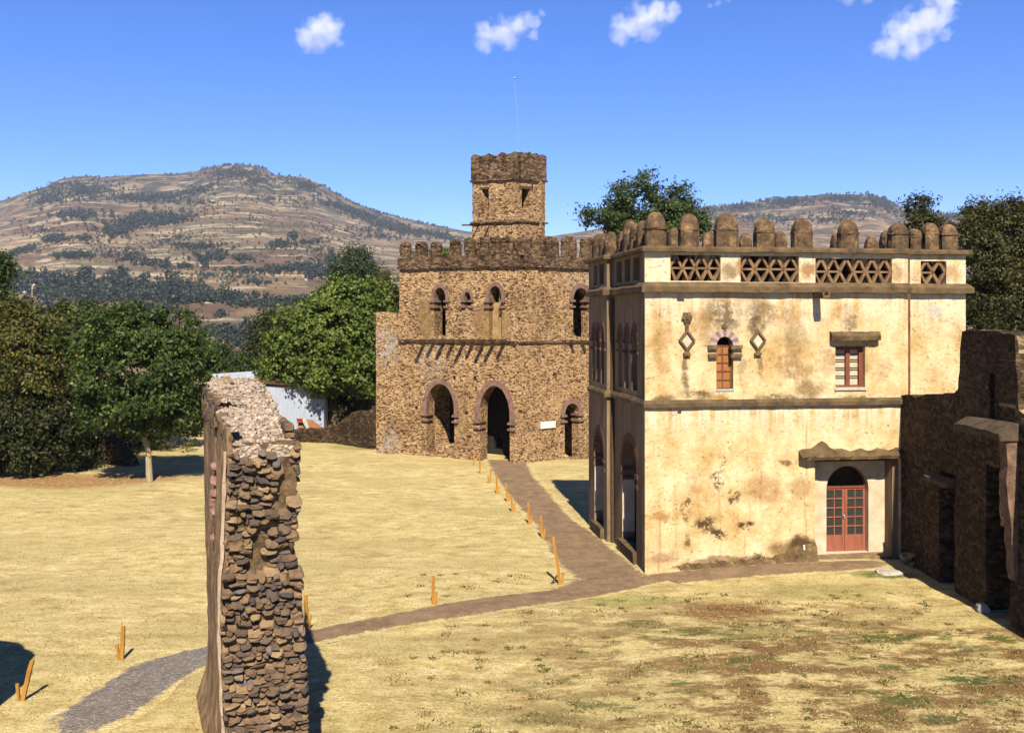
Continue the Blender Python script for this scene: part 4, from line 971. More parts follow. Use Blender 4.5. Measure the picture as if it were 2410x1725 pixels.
# ------------------------------------------------------------------ right-hand ruined wall
XW = 12.70
PWR = Plane((XW,32.75),(0,-1),(1,0),(XW,32.75))           # t runs towards the camera
rwl = empty('ruined_wall', (XW,32.75,0), .045, 'dark shaded rubble wall running from the cream building towards the right edge', 'wall')
def yt(y): return 32.75-y
def zat(v, y): return CZ-(v-V0)*y/FPX
def yu(u): return XW/((u-U0)/FPX)
top = [(yt(32.6),zat(930,32.6)),(yt(31),zat(932,31)),(yt(30),zat(928,30)),(yt(29.0),zat(925,29)),(yt(28.75),zat(915,28.75)),(yt(28.65),zat(850,28.65)),(yt(28.5),zat(782,28.5)),(yt(27.6),zat(776,27.6)),(yt(26.6),zat(778,26.6)),(yt(25.75),zat(790,25.75)),(yt(25.6),zat(985,25.6)),(yt(25.0),zat(1000,25.0)),(yt(24),zat(1030,24)),(yt(20),zat(1050,20))]
out = [(0.05,-.5)] + edge_jit(top,.25,.05,False) + [(yt(20),4.8),(yt(20),-.5)]
h1 = rect(yt(29.9),yt(28.95),-.45,3.45); h2 = rect(yt(27.2),yt(26.0),-.45,4.0); h3 = rect(yt(27.0),yt(26.75),4.9,6.5)
hs = [[(a_,b_) for a_,b_ in edge_jit(h,.3,.03)] for h in (h1,h2)]
hs = [[(a_, max(b_,-.44)) for a_,b_ in h] for h in hs]
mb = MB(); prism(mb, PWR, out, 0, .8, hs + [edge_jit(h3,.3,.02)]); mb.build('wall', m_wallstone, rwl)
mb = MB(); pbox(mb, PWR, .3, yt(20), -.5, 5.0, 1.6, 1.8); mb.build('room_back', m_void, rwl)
# cross wall facing the camera (sunlit)
PWC = Plane((XW+.02,25.72),(1,0),(0,1),(XW,32.75))
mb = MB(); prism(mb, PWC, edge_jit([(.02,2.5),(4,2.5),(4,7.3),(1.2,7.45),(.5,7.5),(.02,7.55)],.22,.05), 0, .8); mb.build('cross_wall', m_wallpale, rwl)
mb = MB(); rings = []
for k in range(9):
    x = .0+k*.3; rings.append([(x,0-.05+25.0-32.75,zat(1000,25)-.2),(x,25.75-32.75,zat(1000,25)-.2),(x,25.75-32.75,zat(955,25.6)+rnd.uniform(-.08,.08)),(x,25.0-32.75,zat(1000,25)+.08+rnd.uniform(-.05,.05))])
mb.loft(rings); mb.build('rubble_slope', m_wallpale, rwl)
# projecting hoods and jambs
m_hood = simple('grey_hood_stone', (.055,.04,.026), (.14,.10,.062), 4, 5, .03)
mb = MB(); y0, y1 = 28.0, 25.55; N=10; rings=[]
for k in range(N+1):
    y = y0+(y1-y0)*k/N; z = zat(1035,26.2)+.05; j=lambda:rnd.uniform(-.025,.025)
    rings.append([(0.0,y-32.75,z),( -.5+j(),y-32.75,z+j()),(-.52+j(),y-32.75,z+.20+j()),(-.1,y-32.75,z+.42+j()),(.0,y-32.75,z+.45)])
mb.loft(rings); mb.build('hood', m_hood, rwl)
mb = MB(); rings=[]
for k in range(12):
    z = zat(1035,26.2)+.05 - k*.33; w_ = .26*(1-(k/11)**1.6)+.05+rnd.uniform(-.03,.03); rings.append([(.01,25.6-32.75,z),(-w_,25.62-32.75,z),(-w_,25.98-32.75,z),(.01,25.98-32.75,z)])
mb.loft(rings); mb.build('jamb', simple('brown_jamb_stone', (.12,.07,.045), (.30,.19,.12), 4, 5, .03), rwl)
mb = MB(); rings=[]
for k in range(7):
    y = 30.35-k*.25; z = zat(1140,29.5)-.02; j=lambda:rnd.uniform(-.025,.025)
    rings.append([(0.0,y-32.75,z),(-.28+j(),y-32.75,z+j()),(-.28+j(),y-32.75,z+.14+j()),(0,y-32.75,z+.25)])
mb.loft(rings); mb.build('hood', m_hood, rwl)
mb = MB()
for _ in range(14):
    y = rnd.uniform(31.4,32.5); s_ = rnd.uniform(.08,.2); mb_p = (rnd.uniform(-.12,.0), y-32.75, rnd.uniform(0,.55)*(1 if y > 31.6 else .35)); stone(mb, mb_p, (s_,s_*1.2,s_*.8), (Vector((1,0,0)),Vector((0,1,0)),Vector((0,0,1))), .2, (ICO1,ICO1F))
mb.build('rubble', m_wallpale, rwl)

def rock(name, u, v, h, mat, label, cat='rock', flat=1):
    p = W(u, v, CZ*FPX/(v-V0)); mb = MB(); stone(mb, (0,0,h[2]*.5), h, (Vector((1,0,0)),Vector((0,1,0)),Vector((0,0,1))), .15)
    o = mb.build(name, mat, None); o.location = (p.x, p.y, ghs(p.x,p.y)); return tag(o, label, cat)
rock('flat_stone', 2090, 1358, (.36,.30,.06), m_palestone, 'flat whitish stone lying in green grass near the foot of the wall', 'stone')
rock('boulder', 2312, 1440, (.17,.15,.15), m_palestone, 'pale round boulder at the foot of the dark right wall', 'boulder')
p = PL.pt(lt(1043),0,.45); mb = MB()
for dx, s_ in ((-.4,.42),(.15,.5),(.55,.36)): stone(mb, (p.x+dx, p.y+.2, .25), (s_,s_,s_*.9), (Vector((1,0,0)),Vector((0,1,0)),Vector((0,0,1))), .2)
o = mb.build('rubble_heap', m_castle, None); o.location = C0; tag(o, 'heap of fallen stones blocking the left arch of the castle', 'rubble')

# ------------------------------------------------------------------ low wall, shed and clutter at the left of the castle
def rough_wall(name, pts, T, mat, label, cat='wall'):
    # pts: (x, y, top z)
    a0 = Vector((pts[0][0],pts[0][1],0)); mb = MB(); rings=[]
    for i in range(len(pts)-1):
        A=Vector(pts[i]); B=Vector(pts[i+1]); m=max(1,int((B-A).length/.35))
        for k in range(m+(1 if i==len(pts)-2 else 0)):
            p=A.lerp(B,k/m); d=(B-A); d.z=0; d.normalize(); n=Vector((d.y,-d.x,0))
            zg=ghs(p.x,p.y)-.4; j=lambda:rnd.uniform(-.05,.05); zt=p.z+rnd.uniform(-.08,.08)
            q=Vector((p.x,p.y,0))-a0; s=[q+n*(T/2+j()),q+n*(T/2+j()),q+n*(T*.3+j()),q-n*(T*.3+j()),q-n*(T/2)]
            rings.append([(s[0].x,s[0].y,zg),(s[1].x,s[1].y,zt-.15+j()),(s[2].x,s[2].y,zt+j()),(s[3].x,s[3].y,zt+j()),(s[4].x,s[4].y,zg)])
    mb.loft(rings); o=mb.build(name,mat,None); o.location=(a0.x,a0.y,0); return tag(o,label,cat)
def wp(u,v,Y): p=W(u,v,Y); return (p.x,p.y,p.z)
rough_wall('low_wall', [wp(660,1010,65),wp(730,1010,64.5),wp(790,1003,64),wp(815,988,63.5),wp(835,970,63),wp(888,962,61.5)], .7, m_wallstone, 'low broken stone wall stepping up to the left corner of the castle')  # darker stone copy paints in the shade of the tree above
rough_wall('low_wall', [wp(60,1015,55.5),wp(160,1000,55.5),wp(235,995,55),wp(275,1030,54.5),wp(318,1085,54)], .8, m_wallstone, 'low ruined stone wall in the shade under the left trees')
m_shedw = simple('whitewashed_sheet', (.34,.39,.48), (.46,.50,.57), 2, 4, .01, .7, (5,5,.4))
t = NT('corrugated_roof'); wv = t.n('ShaderNodeTexWave'); t.set(wv.inputs['Vector'], t.co); wv.inputs['Scale'].default_value = 2.2
m_roof = t.done(t.ramp(t.noise(t.co,1.5,5),[(.35,(.48,.54,.62)),(.65,(.66,.70,.75))]), t.bump(wv.outputs[0],.05), .45)
sp = W(630, 900, 66.4); shed = empty('white_shed', (sp.x, sp.y, ghs(sp.x,sp.y)), 0, 'white shed with pale corrugated roof behind the pillar and trees', 'shed')
def S(u,v,Y): p=W(u,v,Y)-shed.location; return p
mb = MB(); a_=S(560,906,66.4); b_=S(762,912,66.4); mb.add([(a_.x,a_.y,-1.5),(b_.x,b_.y,-1.5),(b_.x,b_.y,b_.z),(a_.x,a_.y,a_.z),(a_.x,a_.y+1.5,-1.5),(b_.x,b_.y+1.5,-1.5),(b_.x,b_.y+1.5,b_.z),(a_.x,a_.y+1.5,a_.z)],[(0,1,2,3),(4,7,6,5),(0,4,5,1),(3,2,6,7),(0,3,7,4),(1,5,6,2)])
a_=S(490,914,66.7); b_=S(565,905,66.7); mb.add([(a_.x,a_.y,-1.5),(b_.x,b_.y,-1.5),(b_.x,b_.y,b_.z),(a_.x,a_.y,a_.z),(a_.x,a_.y+3,-1.5),(b_.x,b_.y+3,-1.5),(b_.x,b_.y+3,b_.z),(a_.x,a_.y+3,a_.z)],[(0,1,2,3),(4,7,6,5),(0,4,5,1),(3,2,6,7),(0,3,7,4),(1,5,6,2)])
mb.build('wall', m_shedw, shed)
mb = MB(); q=[S(486,912,66.5),S(600,897,66.5),S(622,872,70),S(500,880,70)]; mb.add([*q,*[x+Vector((0,0,-.08)) for x in q]],[(0,1,2,3),(4,7,6,5),(0,4,5,1),(1,5,6,2),(2,6,7,3),(3,7,4,0)]); mb.build('roof', m_roof, shed)
mb = MB(); a_=S(556,890,66.2); b_=S(778,908,66.2); c_=S(778,905,68.2); d_=S(556,893,68.2); q=[a_,b_,c_,d_]; mb.add([*q,*[x+Vector((0,0,-.22)) for x in q]],[(0,1,2,3),(4,7,6,5),(0,4,5,1),(1,5,6,2),(2,6,7,3),(3,7,4,0)]); mb.build('roof', m_oldwood, shed)
m_rust = simple('rusty_sheet', (.20,.075,.03), (.32,.15,.07), 3); m_red = simple('red_cloth', (.30,.025,.02), (.40,.05,.035), 4)
hp = W(730,1008,65.6); heap = empty('sheet_heap', (hp.x,hp.y,ghs(hp.x,hp.y)), 0, 'heap of rusty sheets with a red cloth behind the low wall', 'heap')
def H(u,v,Y): return W(u,v,Y)-heap.location
mb = MB(); q=[H(700,1012,65.1),H(768,1012,65.2),H(735,988,66.1),H(703,985,66.1)]; mb.add([*q,*[x+Vector((0,.1,-.9)) for x in q]],[(0,1,2,3),(4,7,6,5),(0,4,5,1),(1,5,6,2),(2,6,7,3),(3,7,4,0)]); mb.build('rusty_sheet', m_rust, heap)
mb = MB(); stone(mb, H(708,990,65.5), (.24,.2,.16), (Vector((1,0,0)),Vector((0,1,0)),Vector((0,0,1)))); mb.build('red_cloth', m_red, heap)
mb = MB(); stone(mb, H(721,1000,65.2), (.13,.12,.42), (Vector((.9,0,.43)),Vector((0,1,0)),Vector((-.43,0,.9)))); mb.build('pale_board', m_sill, heap)

# ------------------------------------------------------------------ vegetation
def leaf_mat(name, stops, trans=.35, scale=.5):
    t = NT(name); r_ = t.island()
    col = t.ramp(r_, stops)
    col = t.mix(1.0, t.mix(.6, col, t.ramp(t.noise(t.co, scale, 4, .6), [(.32,(.55,.58,.55)),(.68,(1.35,1.3,1.2))]), 'MULTIPLY'), (.86,.84,.84), 'MULTIPLY')
    t.set(t.b.inputs['Base Color'], col); t.b.inputs['Roughness'].default_value = .6; t.b.inputs['Specular IOR Level'].default_value = .25
    tr = t.n('ShaderNodeBsdfTranslucent'); t.set(tr.inputs[0], col); mx = t.n('ShaderNodeMixShader'); mx.inputs[0].default_value = trans
    t.t.links.new(t.b.outputs[0], mx.inputs[1]); t.t.links.new(tr.outputs[0], mx.inputs[2]); t.t.links.new(mx.outputs[0], t.t.nodes['Material Output'].inputs[0])
    return t.m
def leaves(C, N, size, aspect=.5, up=.35, out_bias=None):
    n = len(C); q = nrs.randn(n,3); 
    if out_bias is not None: q = q*.75 + out_bias*1.0
    q[:,2] += up; q /= np.linalg.norm(q,axis=1,keepdims=True)
    a = nrs.randn(n,3); a -= (a*q).sum(1,keepdims=True)*q; a /= np.linalg.norm(a,axis=1,keepdims=True); b = np.cross(q,a)
    s = size*(.6+.8*nrs.rand(n,1)); bend = q*s*.25
    v = np.stack([C-a*s, C-b*s*aspect+bend*.6, C+a*s-bend, C+b*s*aspect+bend*.6],1).reshape(-1,3)
    f = np.arange(n*4).reshape(n,4); return v, f
def crown_points(blobs, clumps, per, spread, shell=.55):
    pts=[]; outs=[]; cl=[]
    vol = np.array([r[0]*r[1]*r[2] for c,r in blobs])**.67; vol/=vol.sum()
    for (c,r),w in zip(blobs,vol):
        k=max(3,int(clumps*w)); d=nrs.randn(k,3); d/=np.linalg.norm(d,axis=1,keepdims=True)
        rad=shell+(1-shell)*nrs.rand(k,1)**.6; rad*=(.82+.3*nrs.rand(k,1))
        cc=np.array(c)+d*rad*np.array(r); cl.append(cc)
        for i in range(k):
            m=int(per*(.5+nrs.rand())); g=nrs.randn(m,3)*spread*np.array([1,1,.7])*(.6+.8*nrs.rand()); pts.append(cc[i]+g); outs.append(np.repeat(d[i][None],m,0))
    return np.concatenate(pts), np.concatenate(outs), np.concatenate(cl)
m_bark = simple('bark', (.10,.07,.042), (.24,.18,.11), 4, 5, .03, .9, (4,4,.8))
m_barkpale = simple('pale_bark', (.30,.24,.14), (.46,.38,.23), 4, 5, .02, .9, (4,4,.8))
def tree(name, base, blobs, clumps, per, spread, size, mat, label, cat='tree', group=None, trunk_r=.2, bark=None, limbs=10, aspect=.5, up=.35, fork=.45, shell=.55, lean=(0,0)):
    base=Vector(base); root=empty(name, base, 0, label, cat, group)
    bl=[(np.array(c)-np.array(base), r) for c,r in blobs]
    P_,O_,CL=crown_points(bl,int(clumps*1.4),int(per*2.0),spread*.85,shell); size*=.64
    v,f=leaves(P_,None,size,aspect,up,O_); mesh_np('crown', v, f, mat, root)
    mb=MB(); cen=CL.mean(0); H_=cen[2]*fork*1.3
    top=Vector((cen[0]*.35+lean[0], cen[1]*.35+lean[1], H_)); mid=Vector((top.x*.3+trunk_r*.5, top.y*.3, H_*.5))
    mb.tube([Vector((0,0,-.4)),Vector((0,0,.05)),mid,top],[trunk_r*1.5,trunk_r*1.15,trunk_r*.9,trunk_r*.75],8)
    idx=nrs.permutation(len(CL))[:limbs]
    for i in idx:
        e=Vector(CL[i]); m1=top.lerp(e,.45)+Vector((rnd.uniform(-.3,.3),rnd.uniform(-.3,.3),rnd.uniform(-.1,.5)))*min(1,e.length*.1)
        mb.tube([top-Vector((0,0,trunk_r)),m1,e],[trunk_r*.55,trunk_r*.3,trunk_r*.08],5)
    mb.build('trunk', bark or m_bark, root, smooth=True); return root
G_dark=leaf_mat('dark_green_leaves',[(0,(.018,.034,.008)),(.5,(.042,.075,.013)),(.93,(.075,.11,.02)),(1,(.22,.19,.03))])
G_olive=leaf_mat('olive_yellow_leaves',[(0,(.03,.038,.009)),(.5,(.066,.078,.015)),(.88,(.12,.115,.022)),(1,(.24,.17,.028))])
G_bright=leaf_mat('bright_green_leaves',[(0,(.045,.075,.012)),(.5,(.10,.15,.022)),(1,(.17,.20,.035))])
G_black=leaf_mat('shaded_green_leaves',[(0,(.010,.015,.005)),(.6,(.032,.042,.011)),(1,(.075,.075,.016))])  # dark leaf copy, understorey shade put into the colour
G_pine=leaf_mat('pine_green_leaves',[(0,(.016,.022,.008)),(.6,(.055,.062,.017)),(1,(.14,.12,.034))])
G_blue=leaf_mat('grey_green_leaves',[(0,(.02,.035,.018)),(.6,(.045,.07,.028)),(1,(.075,.10,.035))])
def B(u,v,Y,ru,rv,ry=None):
    p=W(u,v,Y); s=Y/FPX; return (tuple(p),(ru*s, ry or ru*s*.85, rv*s))
def onground(u,Y): x=(u-U0)*Y/FPX; return (x,Y,ghs(x,Y))
# dark tree with the pale trunk
tree('shade_tree', onground(352,48.6), [B(330,860,48.6,130,110),B(300,790,49,100,75),B(400,800,49.5,85,75),B(430,890,48.8,75,90),B(240,880,48,70,90),B(350,940,48.2,110,60),B(205,800,49.5,70,70),B(300,965,48.6,110,55),B(425,965,48.8,62,55)], 300, 48, .30, .17, G_dark,
     'dark green spreading tree with pale slender trunk and hanging pods', trunk_r=.155, bark=m_barkpale, limbs=14, fork=.42, lean=(-.35,0))
tree('olive_tree', onground(70,53), [B(40,820,53,110,95),B(110,785,53,90,80),B(10,750,54,60,45),B(60,735,53,40,32),B(150,760,53,36,38),B(90,900,52,110,70),B(170,850,53,60,80),B(-60,860,53,90,110)], 260, 46, .32, .17, G_olive,
     'yellowish olive green tree at the far left', trunk_r=.22, limbs=12)
tree('shade_tree', onground(205,58), [B(230,760,58,85,45),B(170,800,58,70,60),B(430,740,60,0.1,0.1),B(290,770,58,90,50)], 150, 44, .34, .18, G_dark, 'dark green tree crown rising behind between the olive tree and the pale trunk', trunk_r=.22, limbs=8)
tree('leafy_bush', onground(60,51), [B(40,1000,51,110,80),B(130,1000,51.5,90,70),B(-30,1040,50,70,80),B(60,1075,50.5,70,45),B(150,1060,52,60,50)], 210, 46, .30, .15, G_black, 'dark dense bush under the olive tree at the left edge', 'bush', trunk_r=.1, limbs=6)
tree('leafy_bush', onground(255,58.5), [B(250,990,59,100,65),B(340,985,60.5,80,70),B(180,990,58,70,70),B(440,980,62,70,50),B(290,1040,59,50,40)], 170, 46, .32, .15, G_black, 'dark thicket behind the low ruined wall under the trees', 'bush', trunk_r=.1, limbs=6)
tree('leafy_bush', onground(218,53.2), [B(216,1080,53.2,24,28),B(205,1090,53.2,16,18)], 14, 40, .14, .09, G_dark, 'small green bush in front of the low ruined wall', 'bush', trunk_r=.04, limbs=3)
tree('shrub', onground(402,60), [B(402,1030,60,28,26),B(440,1050,60,20,14)], 12, 22, .2, .09, G_olive, 'thin twiggy shrub right of the pale trunk', 'shrub', trunk_r=.05, limbs=8)
tree('leafy_tree', onground(500,82), [B(500,850,82,55,45),B(545,870,83,40,35),B(465,830,84,40,60)], 110, 40, .42, .2, G_dark, 'dark tree behind the shed just left of the pillar top', trunk_r=.2, limbs=6)
tree('leafy_tree', onground(612,90), [B(612,800,90,34,55),B(640,770,92,40,40),B(596,850,90,40,30)], 90, 40, .42, .2, G_black, 'dark narrow tree beyond the shed roof', trunk_r=.2, limbs=6)
tree('fig_tree', onground(778,68), [B(765,790,68,130,90),B(820,720,69,95,70),B(700,830,67.5,75,75),B(870,790,68,75,90),B(760,870,67,95,55),B(860,880,67.5,70,60),B(650,870,68,40,45)], 420, 46, .36, .20, G_bright,
     'bright green broad leaved tree left of the castle', trunk_r=.32, limbs=14, aspect=.65, fork=.35)
tree('leafy_bush', onground(815,68.5), [B(825,930,69,60,60),B(790,960,69,50,45),B(860,900,69.5,40,60)], 90, 40, .32, .16, G_black, 'near-black leaf mass added as tree shade between the shed and the castle behind the low wall', 'bush', trunk_r=.1, limbs=5)  # added leaf mass stands in for the black shadow under the tree
tree('leafy_tree', onground(905,71), [B(915,720,71,40,85),B(880,900,71,50,60),B(925,830,71,40,70)], 110, 40, .38, .18, G_olive, 'olive tree squeezed between the bright tree and the castle', trunk_r=.2, limbs=6)
tree('feathery_tree', onground(838,95), [B(838,640,95,58,40),B(815,670,95,40,40),B(870,665,95,36,36),B(838,606,95,30,22)], 120, 40, .5, .2, G_blue, 'pale feathery tree crown showing above the bright green tree', trunk_r=.25, limbs=8)
tree('leafy_tree', onground(1512,76), [B(1500,480,76,72,62),B(1590,505,76,62,55),B(1440,520,76,46,40),B(1545,545,76,110,45),B(1390,505,76,20,26),B(1525,430,76,22,24),B(1600,450,76,24,18),B(1640,530,76,26,30)], 190, 40, .40, .2, G_dark,
     'dark green tall tree rising behind the castle and the cream building', trunk_r=.35, limbs=26, fork=.62)
tree('wispy_tree', onground(2170,46), [B(2150,490,46,16,26),B(2182,480,46,14,32),B(2172,530,46,34,24),B(2205,530,46,14,22),B(2240,545,46,14,12)], 46, 26, .22, .12, G_pine, 'wispy green saplings rising behind the right end of the parapet', trunk_r=.12, limbs=14, up=.8)
tree('conifer', onground(2360,42), [B(2320,620,42,60,110),B(2290,560,42,30,60),B(2375,600,42,60,120),B(2410,690,41,80,110),B(2350,730,41.5,80,80),B(2300,720,42,34,70),B(2440,580,42,60,110),B(2300,505,42,16,34),B(2345,500,42,14,34),B(2385,495,42,14,36),B(2275,540,42,14,30),B(2405,505,42,16,40)], 330, 48, .28, .13, G_pine,
     'dark tall conifer behind the ruined wall at the right edge', trunk_r=.3, limbs=10, aspect=.35, up=.1)
tree('conifer', onground(2300,50), [B(2285,510,50,24,26),B(2318,505,50,22,30),B(2350,515,50,20,28),B(2375,505,50,16,26),B(2320,560,50,60,40),B(2420,500,50,24,40)], 90, 34, .24, .13, G_olive, 'olive tipped conifer behind the dark one at the right edge', trunk_r=.25, limbs=10, aspect=.35, up=.9)
tree('conifer', onground(2560,47), [B(2540,640,47,80,130),B(2600,600,47,80,150),B(2500,720,46.5,70,90),B(2680,680,47,80,120)], 180, 44, .32, .16, G_pine, 'dark conifer beyond the right edge beside the tall one', trunk_r=.3, limbs=8, aspect=.35, up=.1)
tree('leafy_tree', onground(-12,60), [B(-8,640,60,36,46),B(5,690,60,22,36)], 40, 40, .34, .17, G_dark, 'dark foliage of a tall tree cut by the left edge', trunk_r=.2, limbs=6)
# weeds growing on the castle battlements
wi = 0
for (u,v,pl,lab) in ((972,596,PL,'green weed between the first merlons at the left end of the castle'),(1008,590,PL,'yellow green weed between the second and third merlons of the castle'),(1043,585,PL,'bushy green weed on the castle parapet left of the tower'),(1289,542,PR,'weed on the parapet right of the castle tower')):
    t_, z_ = pl.tz(u, v); p = pl.pt(t_, 0, .3)+C0; p.z = ZW-.05
    tree('weed', p, [((p.x,p.y,p.z+.28),(.32,.3,.30))], 7, 34, .13, .075, G_olive if u != 1043 else G_bright, lab, 'weed', 'weeds on the castle battlements', trunk_r=.02, limbs=3)
t_, z_ = R_(1366,770); p = PR.pt(t_,0,1.3)+C0; p.z = 6.4
tree('weed', p, [((p.x,p.y,7.2),(.3,.4,1.0)),((p.x,p.y,8.3),(.25,.3,.5))], 30, 36, .16, .09, G_olive, 'green shrub growing inside the upper right castle window', 'shrub', trunk_r=.03, limbs=4)
# vine tuft by the side parapet of the cream building
p = b2w(Vector((.3,1.5,ZT1))); tree('weed', p, [((p.x,p.y,p.z+.35),(.18,.2,.35))], 6, 30, .10, .06, G_olive, 'small green weed among the side battlements of the cream building', 'weed', trunk_r=.015, limbs=2)

# grass blades on the near lawn (uncountable)
def blade_field(n, ymin, ymax):
    Y = ymin*(ymax/ymin)**nrs.rand(n); U = nrs.uniform(-60, 2470, n); X = (U-U0)*Y/FPX; return X, Y
X, Y = blade_field(60000, 17.5, 46)
V_ = V0 + CZ*FPX/Y; U_ = U0+X*FPX/Y
pathm = ((np.abs(V_-np.interp(U_,[480,745,1060,1400,1560],[1540,1494,1443,1380,1362])) < np.interp(U_,[480,1060,1400,1560],[22,16,25,20])) & (U_<1560) & (U_>470)) | ((np.abs(U_-np.interp(V_,[1080,1165,1240,1295,1360],[1200,1245,1320,1370,1440])) < np.interp(V_,[1080,1240,1360],[40,66,85])) & (V_<1370))
pathm |= (np.abs(V_-np.interp(U_,[-40,90,230,350,480],[1770,1730,1665,1600,1542])) < 34) & (U_<480)
inb = (X > 3.9+.0*Y) & (Y > 31+.137*(X-4.2)) & (Y < 42) & (X < 15.2)
keep = ~pathm & ~inb & (X < 12.9); X, Y = X[keep], Y[keep]; n = len(X)
clump = nrs.rand(n)
C = np.stack([X,Y,gh(X,Y)],1); hgt = (.012+.03*nrs.rand(n)**2); an = nrs.rand(n)*6.283; w_ = .010+.012*nrs.rand(n)
dv = np.stack([np.cos(an)*w_, np.sin(an)*w_, np.zeros(n)],1); tip = np.stack([nrs.randn(n)*.03, nrs.randn(n)*.03, hgt],1)
v = np.stack([C-dv, C+dv, C+tip],1).reshape(-1,3); f = np.arange(n*3).reshape(n,3)
t = NT('dry_blades'); col = t.ramp(t.island(), [(0,(.20,.14,.05)),(.35,(.40,.29,.12)),(.8,(.54,.41,.19)),(1,(.20,.19,.05))])
m_blade = t.done(col, None, .9)
tag(mesh_np('grass', v, f, m_blade), 'short dry grass blades covering the lawn', 'grass', kind='stuff')

nC = 420; Y = 18+13*nrs.rand(nC); U = 600+1850*nrs.rand(nC)**.75; X = (U-U0)*Y/FPX; k_ = (X < 12.4) & (X > -3.0) & (np.abs(V0+CZ*FPX/Y-np.interp(U,[600,1060,1400,1560],[1515,1443,1380,1362])) > 32)
X, Y = X[k_], Y[k_]; rep_ = 34; rr_ = np.repeat(.05+.16*nrs.rand(len(X))**2, rep_); X = np.repeat(X,rep_)+nrs.randn(len(X)*rep_)*rr_; Y = np.repeat(Y,rep_)+nrs.randn(len(Y)*rep_)*rr_*.8; n = len(X)
C = np.stack([X,Y,gh(X,Y)],1); an = nrs.rand(n)*6.283; w_ = .012+.014*nrs.rand(n)
dv = np.stack([np.cos(an)*w_, np.sin(an)*w_, np.zeros(n)],1); tip = np.stack([nrs.randn(n)*.035, nrs.randn(n)*.035, .015+.05*nrs.rand(n)],1)
v = np.stack([C-dv, C+dv, C+tip],1).reshape(-1,3); f = np.arange(n*3).reshape(n,3)
t = NT('weed_blades'); col = t.mix(t.rng(t.noise(t.co,.7,3),.42,.55), t.ramp(t.island(), [(0,(.10,.065,.02)),(.6,(.22,.15,.05)),(1,(.36,.26,.10))]), t.ramp(t.island(), [(0,(.07,.075,.02)),(.6,(.14,.145,.04)),(1,(.28,.23,.08))]))
tag(mesh_np('lawn_weeds', v, f, t.done(col, None, .9)), 'low green and brown weed tufts dotting the lawn', 'weeds', kind='stuff')

# ------------------------------------------------------------------ distant hills
crest_u = [-2500,-900,-300,0,48,97,145,194,242,339,412,460,490,533,582,625,640,679,717,756,795,834,897,945,1018,1100,1200,1300,1400,1550,1657,1753,1848,1944,2050,2082,2124,2177,2262,2500,3200,5200]
crest_v = [640,560,500,474,457,443,421,414,417,411,409,404,394,388,388,397,411,415,417,435,457,479,501,513,530,545,552,556,540,505,489,478,467,457,459,467,489,499,504,520,560,640]
Y0, RC = 240.0, 2600.0
NU, NS = 420, 150
us = np.concatenate([np.linspace(-2500,-60,60), np.linspace(-55,2470,300), np.linspace(2480,5200,60)])
ss = np.linspace(0,1,NS)
def hill_pt(u, s):
    cv = np.interp(u, crest_u, crest_v); Yd = Y0*(RC/Y0)**s
    v = 1010 + (cv-1010)*(s**.92)
    # shoulders and gullies across the slope
    g = 9*np.sin(u*.011+s*5)*np.sin(s*math.pi) + 7*np.sin(u*.023-s*9+1)*np.sin(s*math.pi) + 5*np.sin(s*26+u*.006)*np.sin(s*math.pi)
    v = v + g*(1-s)**.35
    return np.stack([(u-U0)*Yd/FPX, Yd+0*u, CZ-(v-V0)*Yd/FPX],-1)
UU, SS = np.meshgrid(us, ss); hv = hill_pt(UU, SS)
hv[...,2] += nrs.randn(*UU.shape)*.0012*hv[...,1]*np.sin(SS*math.pi)
back = hv[-1:].copy(); rows=[hv]
for k,(dy,dz) in enumerate(((300,-60),(900,-220),(2500,-420))):
    b_ = back.copy(); b_[...,1]+=dy; b_[...,2]+=dz; rows.append(b_)
hv = np.concatenate(rows,0); nr_ = hv.shape[0]; nu_ = hv.shape[1]
i0 = (np.arange(nr_-1)[:,None]*nu_+np.arange(nu_-1)[None]).ravel(); hf = np.stack([i0,i0+1,i0+nu_+1,i0+nu_],1)
t = NT('hillside'); P = t.co
q = t.map(P,(.0035,.0022,.018)); n1 = t.noise(q, 1.0, 6, .62); fld = t.voro(t.vadd(t.map(P,(.006,.0035,.03)), t.noise(P,.006,4,color=True), .5), 1.0)
col = t.ramp(n1, [(.30,(.13,.065,.038)),(.45,(.24,.125,.07)),(.58,(.34,.20,.11)),(.72,(.47,.31,.175))])
col = t.mix(.55, col, t.ramp(t.sep(fld.outputs['Color'])[0],[(0,(.15,.062,.04)),(.4,(.26,.14,.08)),(.75,(.44,.285,.155)),(1,(.21,.16,.085))]))
ter = t.noise(t.map(P,(.006,.004,.11)), 1.0, 4, .6); col = t.mix(t.rng(ter,.53,.60,0,.65), col, (.085,.065,.04))
ter2 = t.noise(t.map(P,(.01,.006,.2),(5,5,5)), 1.0, 4, .6); col = t.mix(t.rng(ter2,.54,.60,0,.75), col, (.66,.51,.34))
scr = t.rng(t.noise(t.map(P,(.02,.012,.03)), 1.0, 6, .75), .44, .56); hi = t.rng(t.sep(P)[2], 170, 300)
col = t.mix(t.math('MULTIPLY', scr, t.math('ADD', t.math('MULTIPLY', hi, .75), .40)), col, (.062,.058,.034))
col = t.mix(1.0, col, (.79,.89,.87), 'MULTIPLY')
hills = mesh_np('hills', hv.reshape(-1,3), hf, t.done(col, t.bump(t.noise(P,.05,5,.7), 6.0)), smooth=True); tag(hills, 'dry brown terraced hills with scattered trees', 'hills', kind='structure')

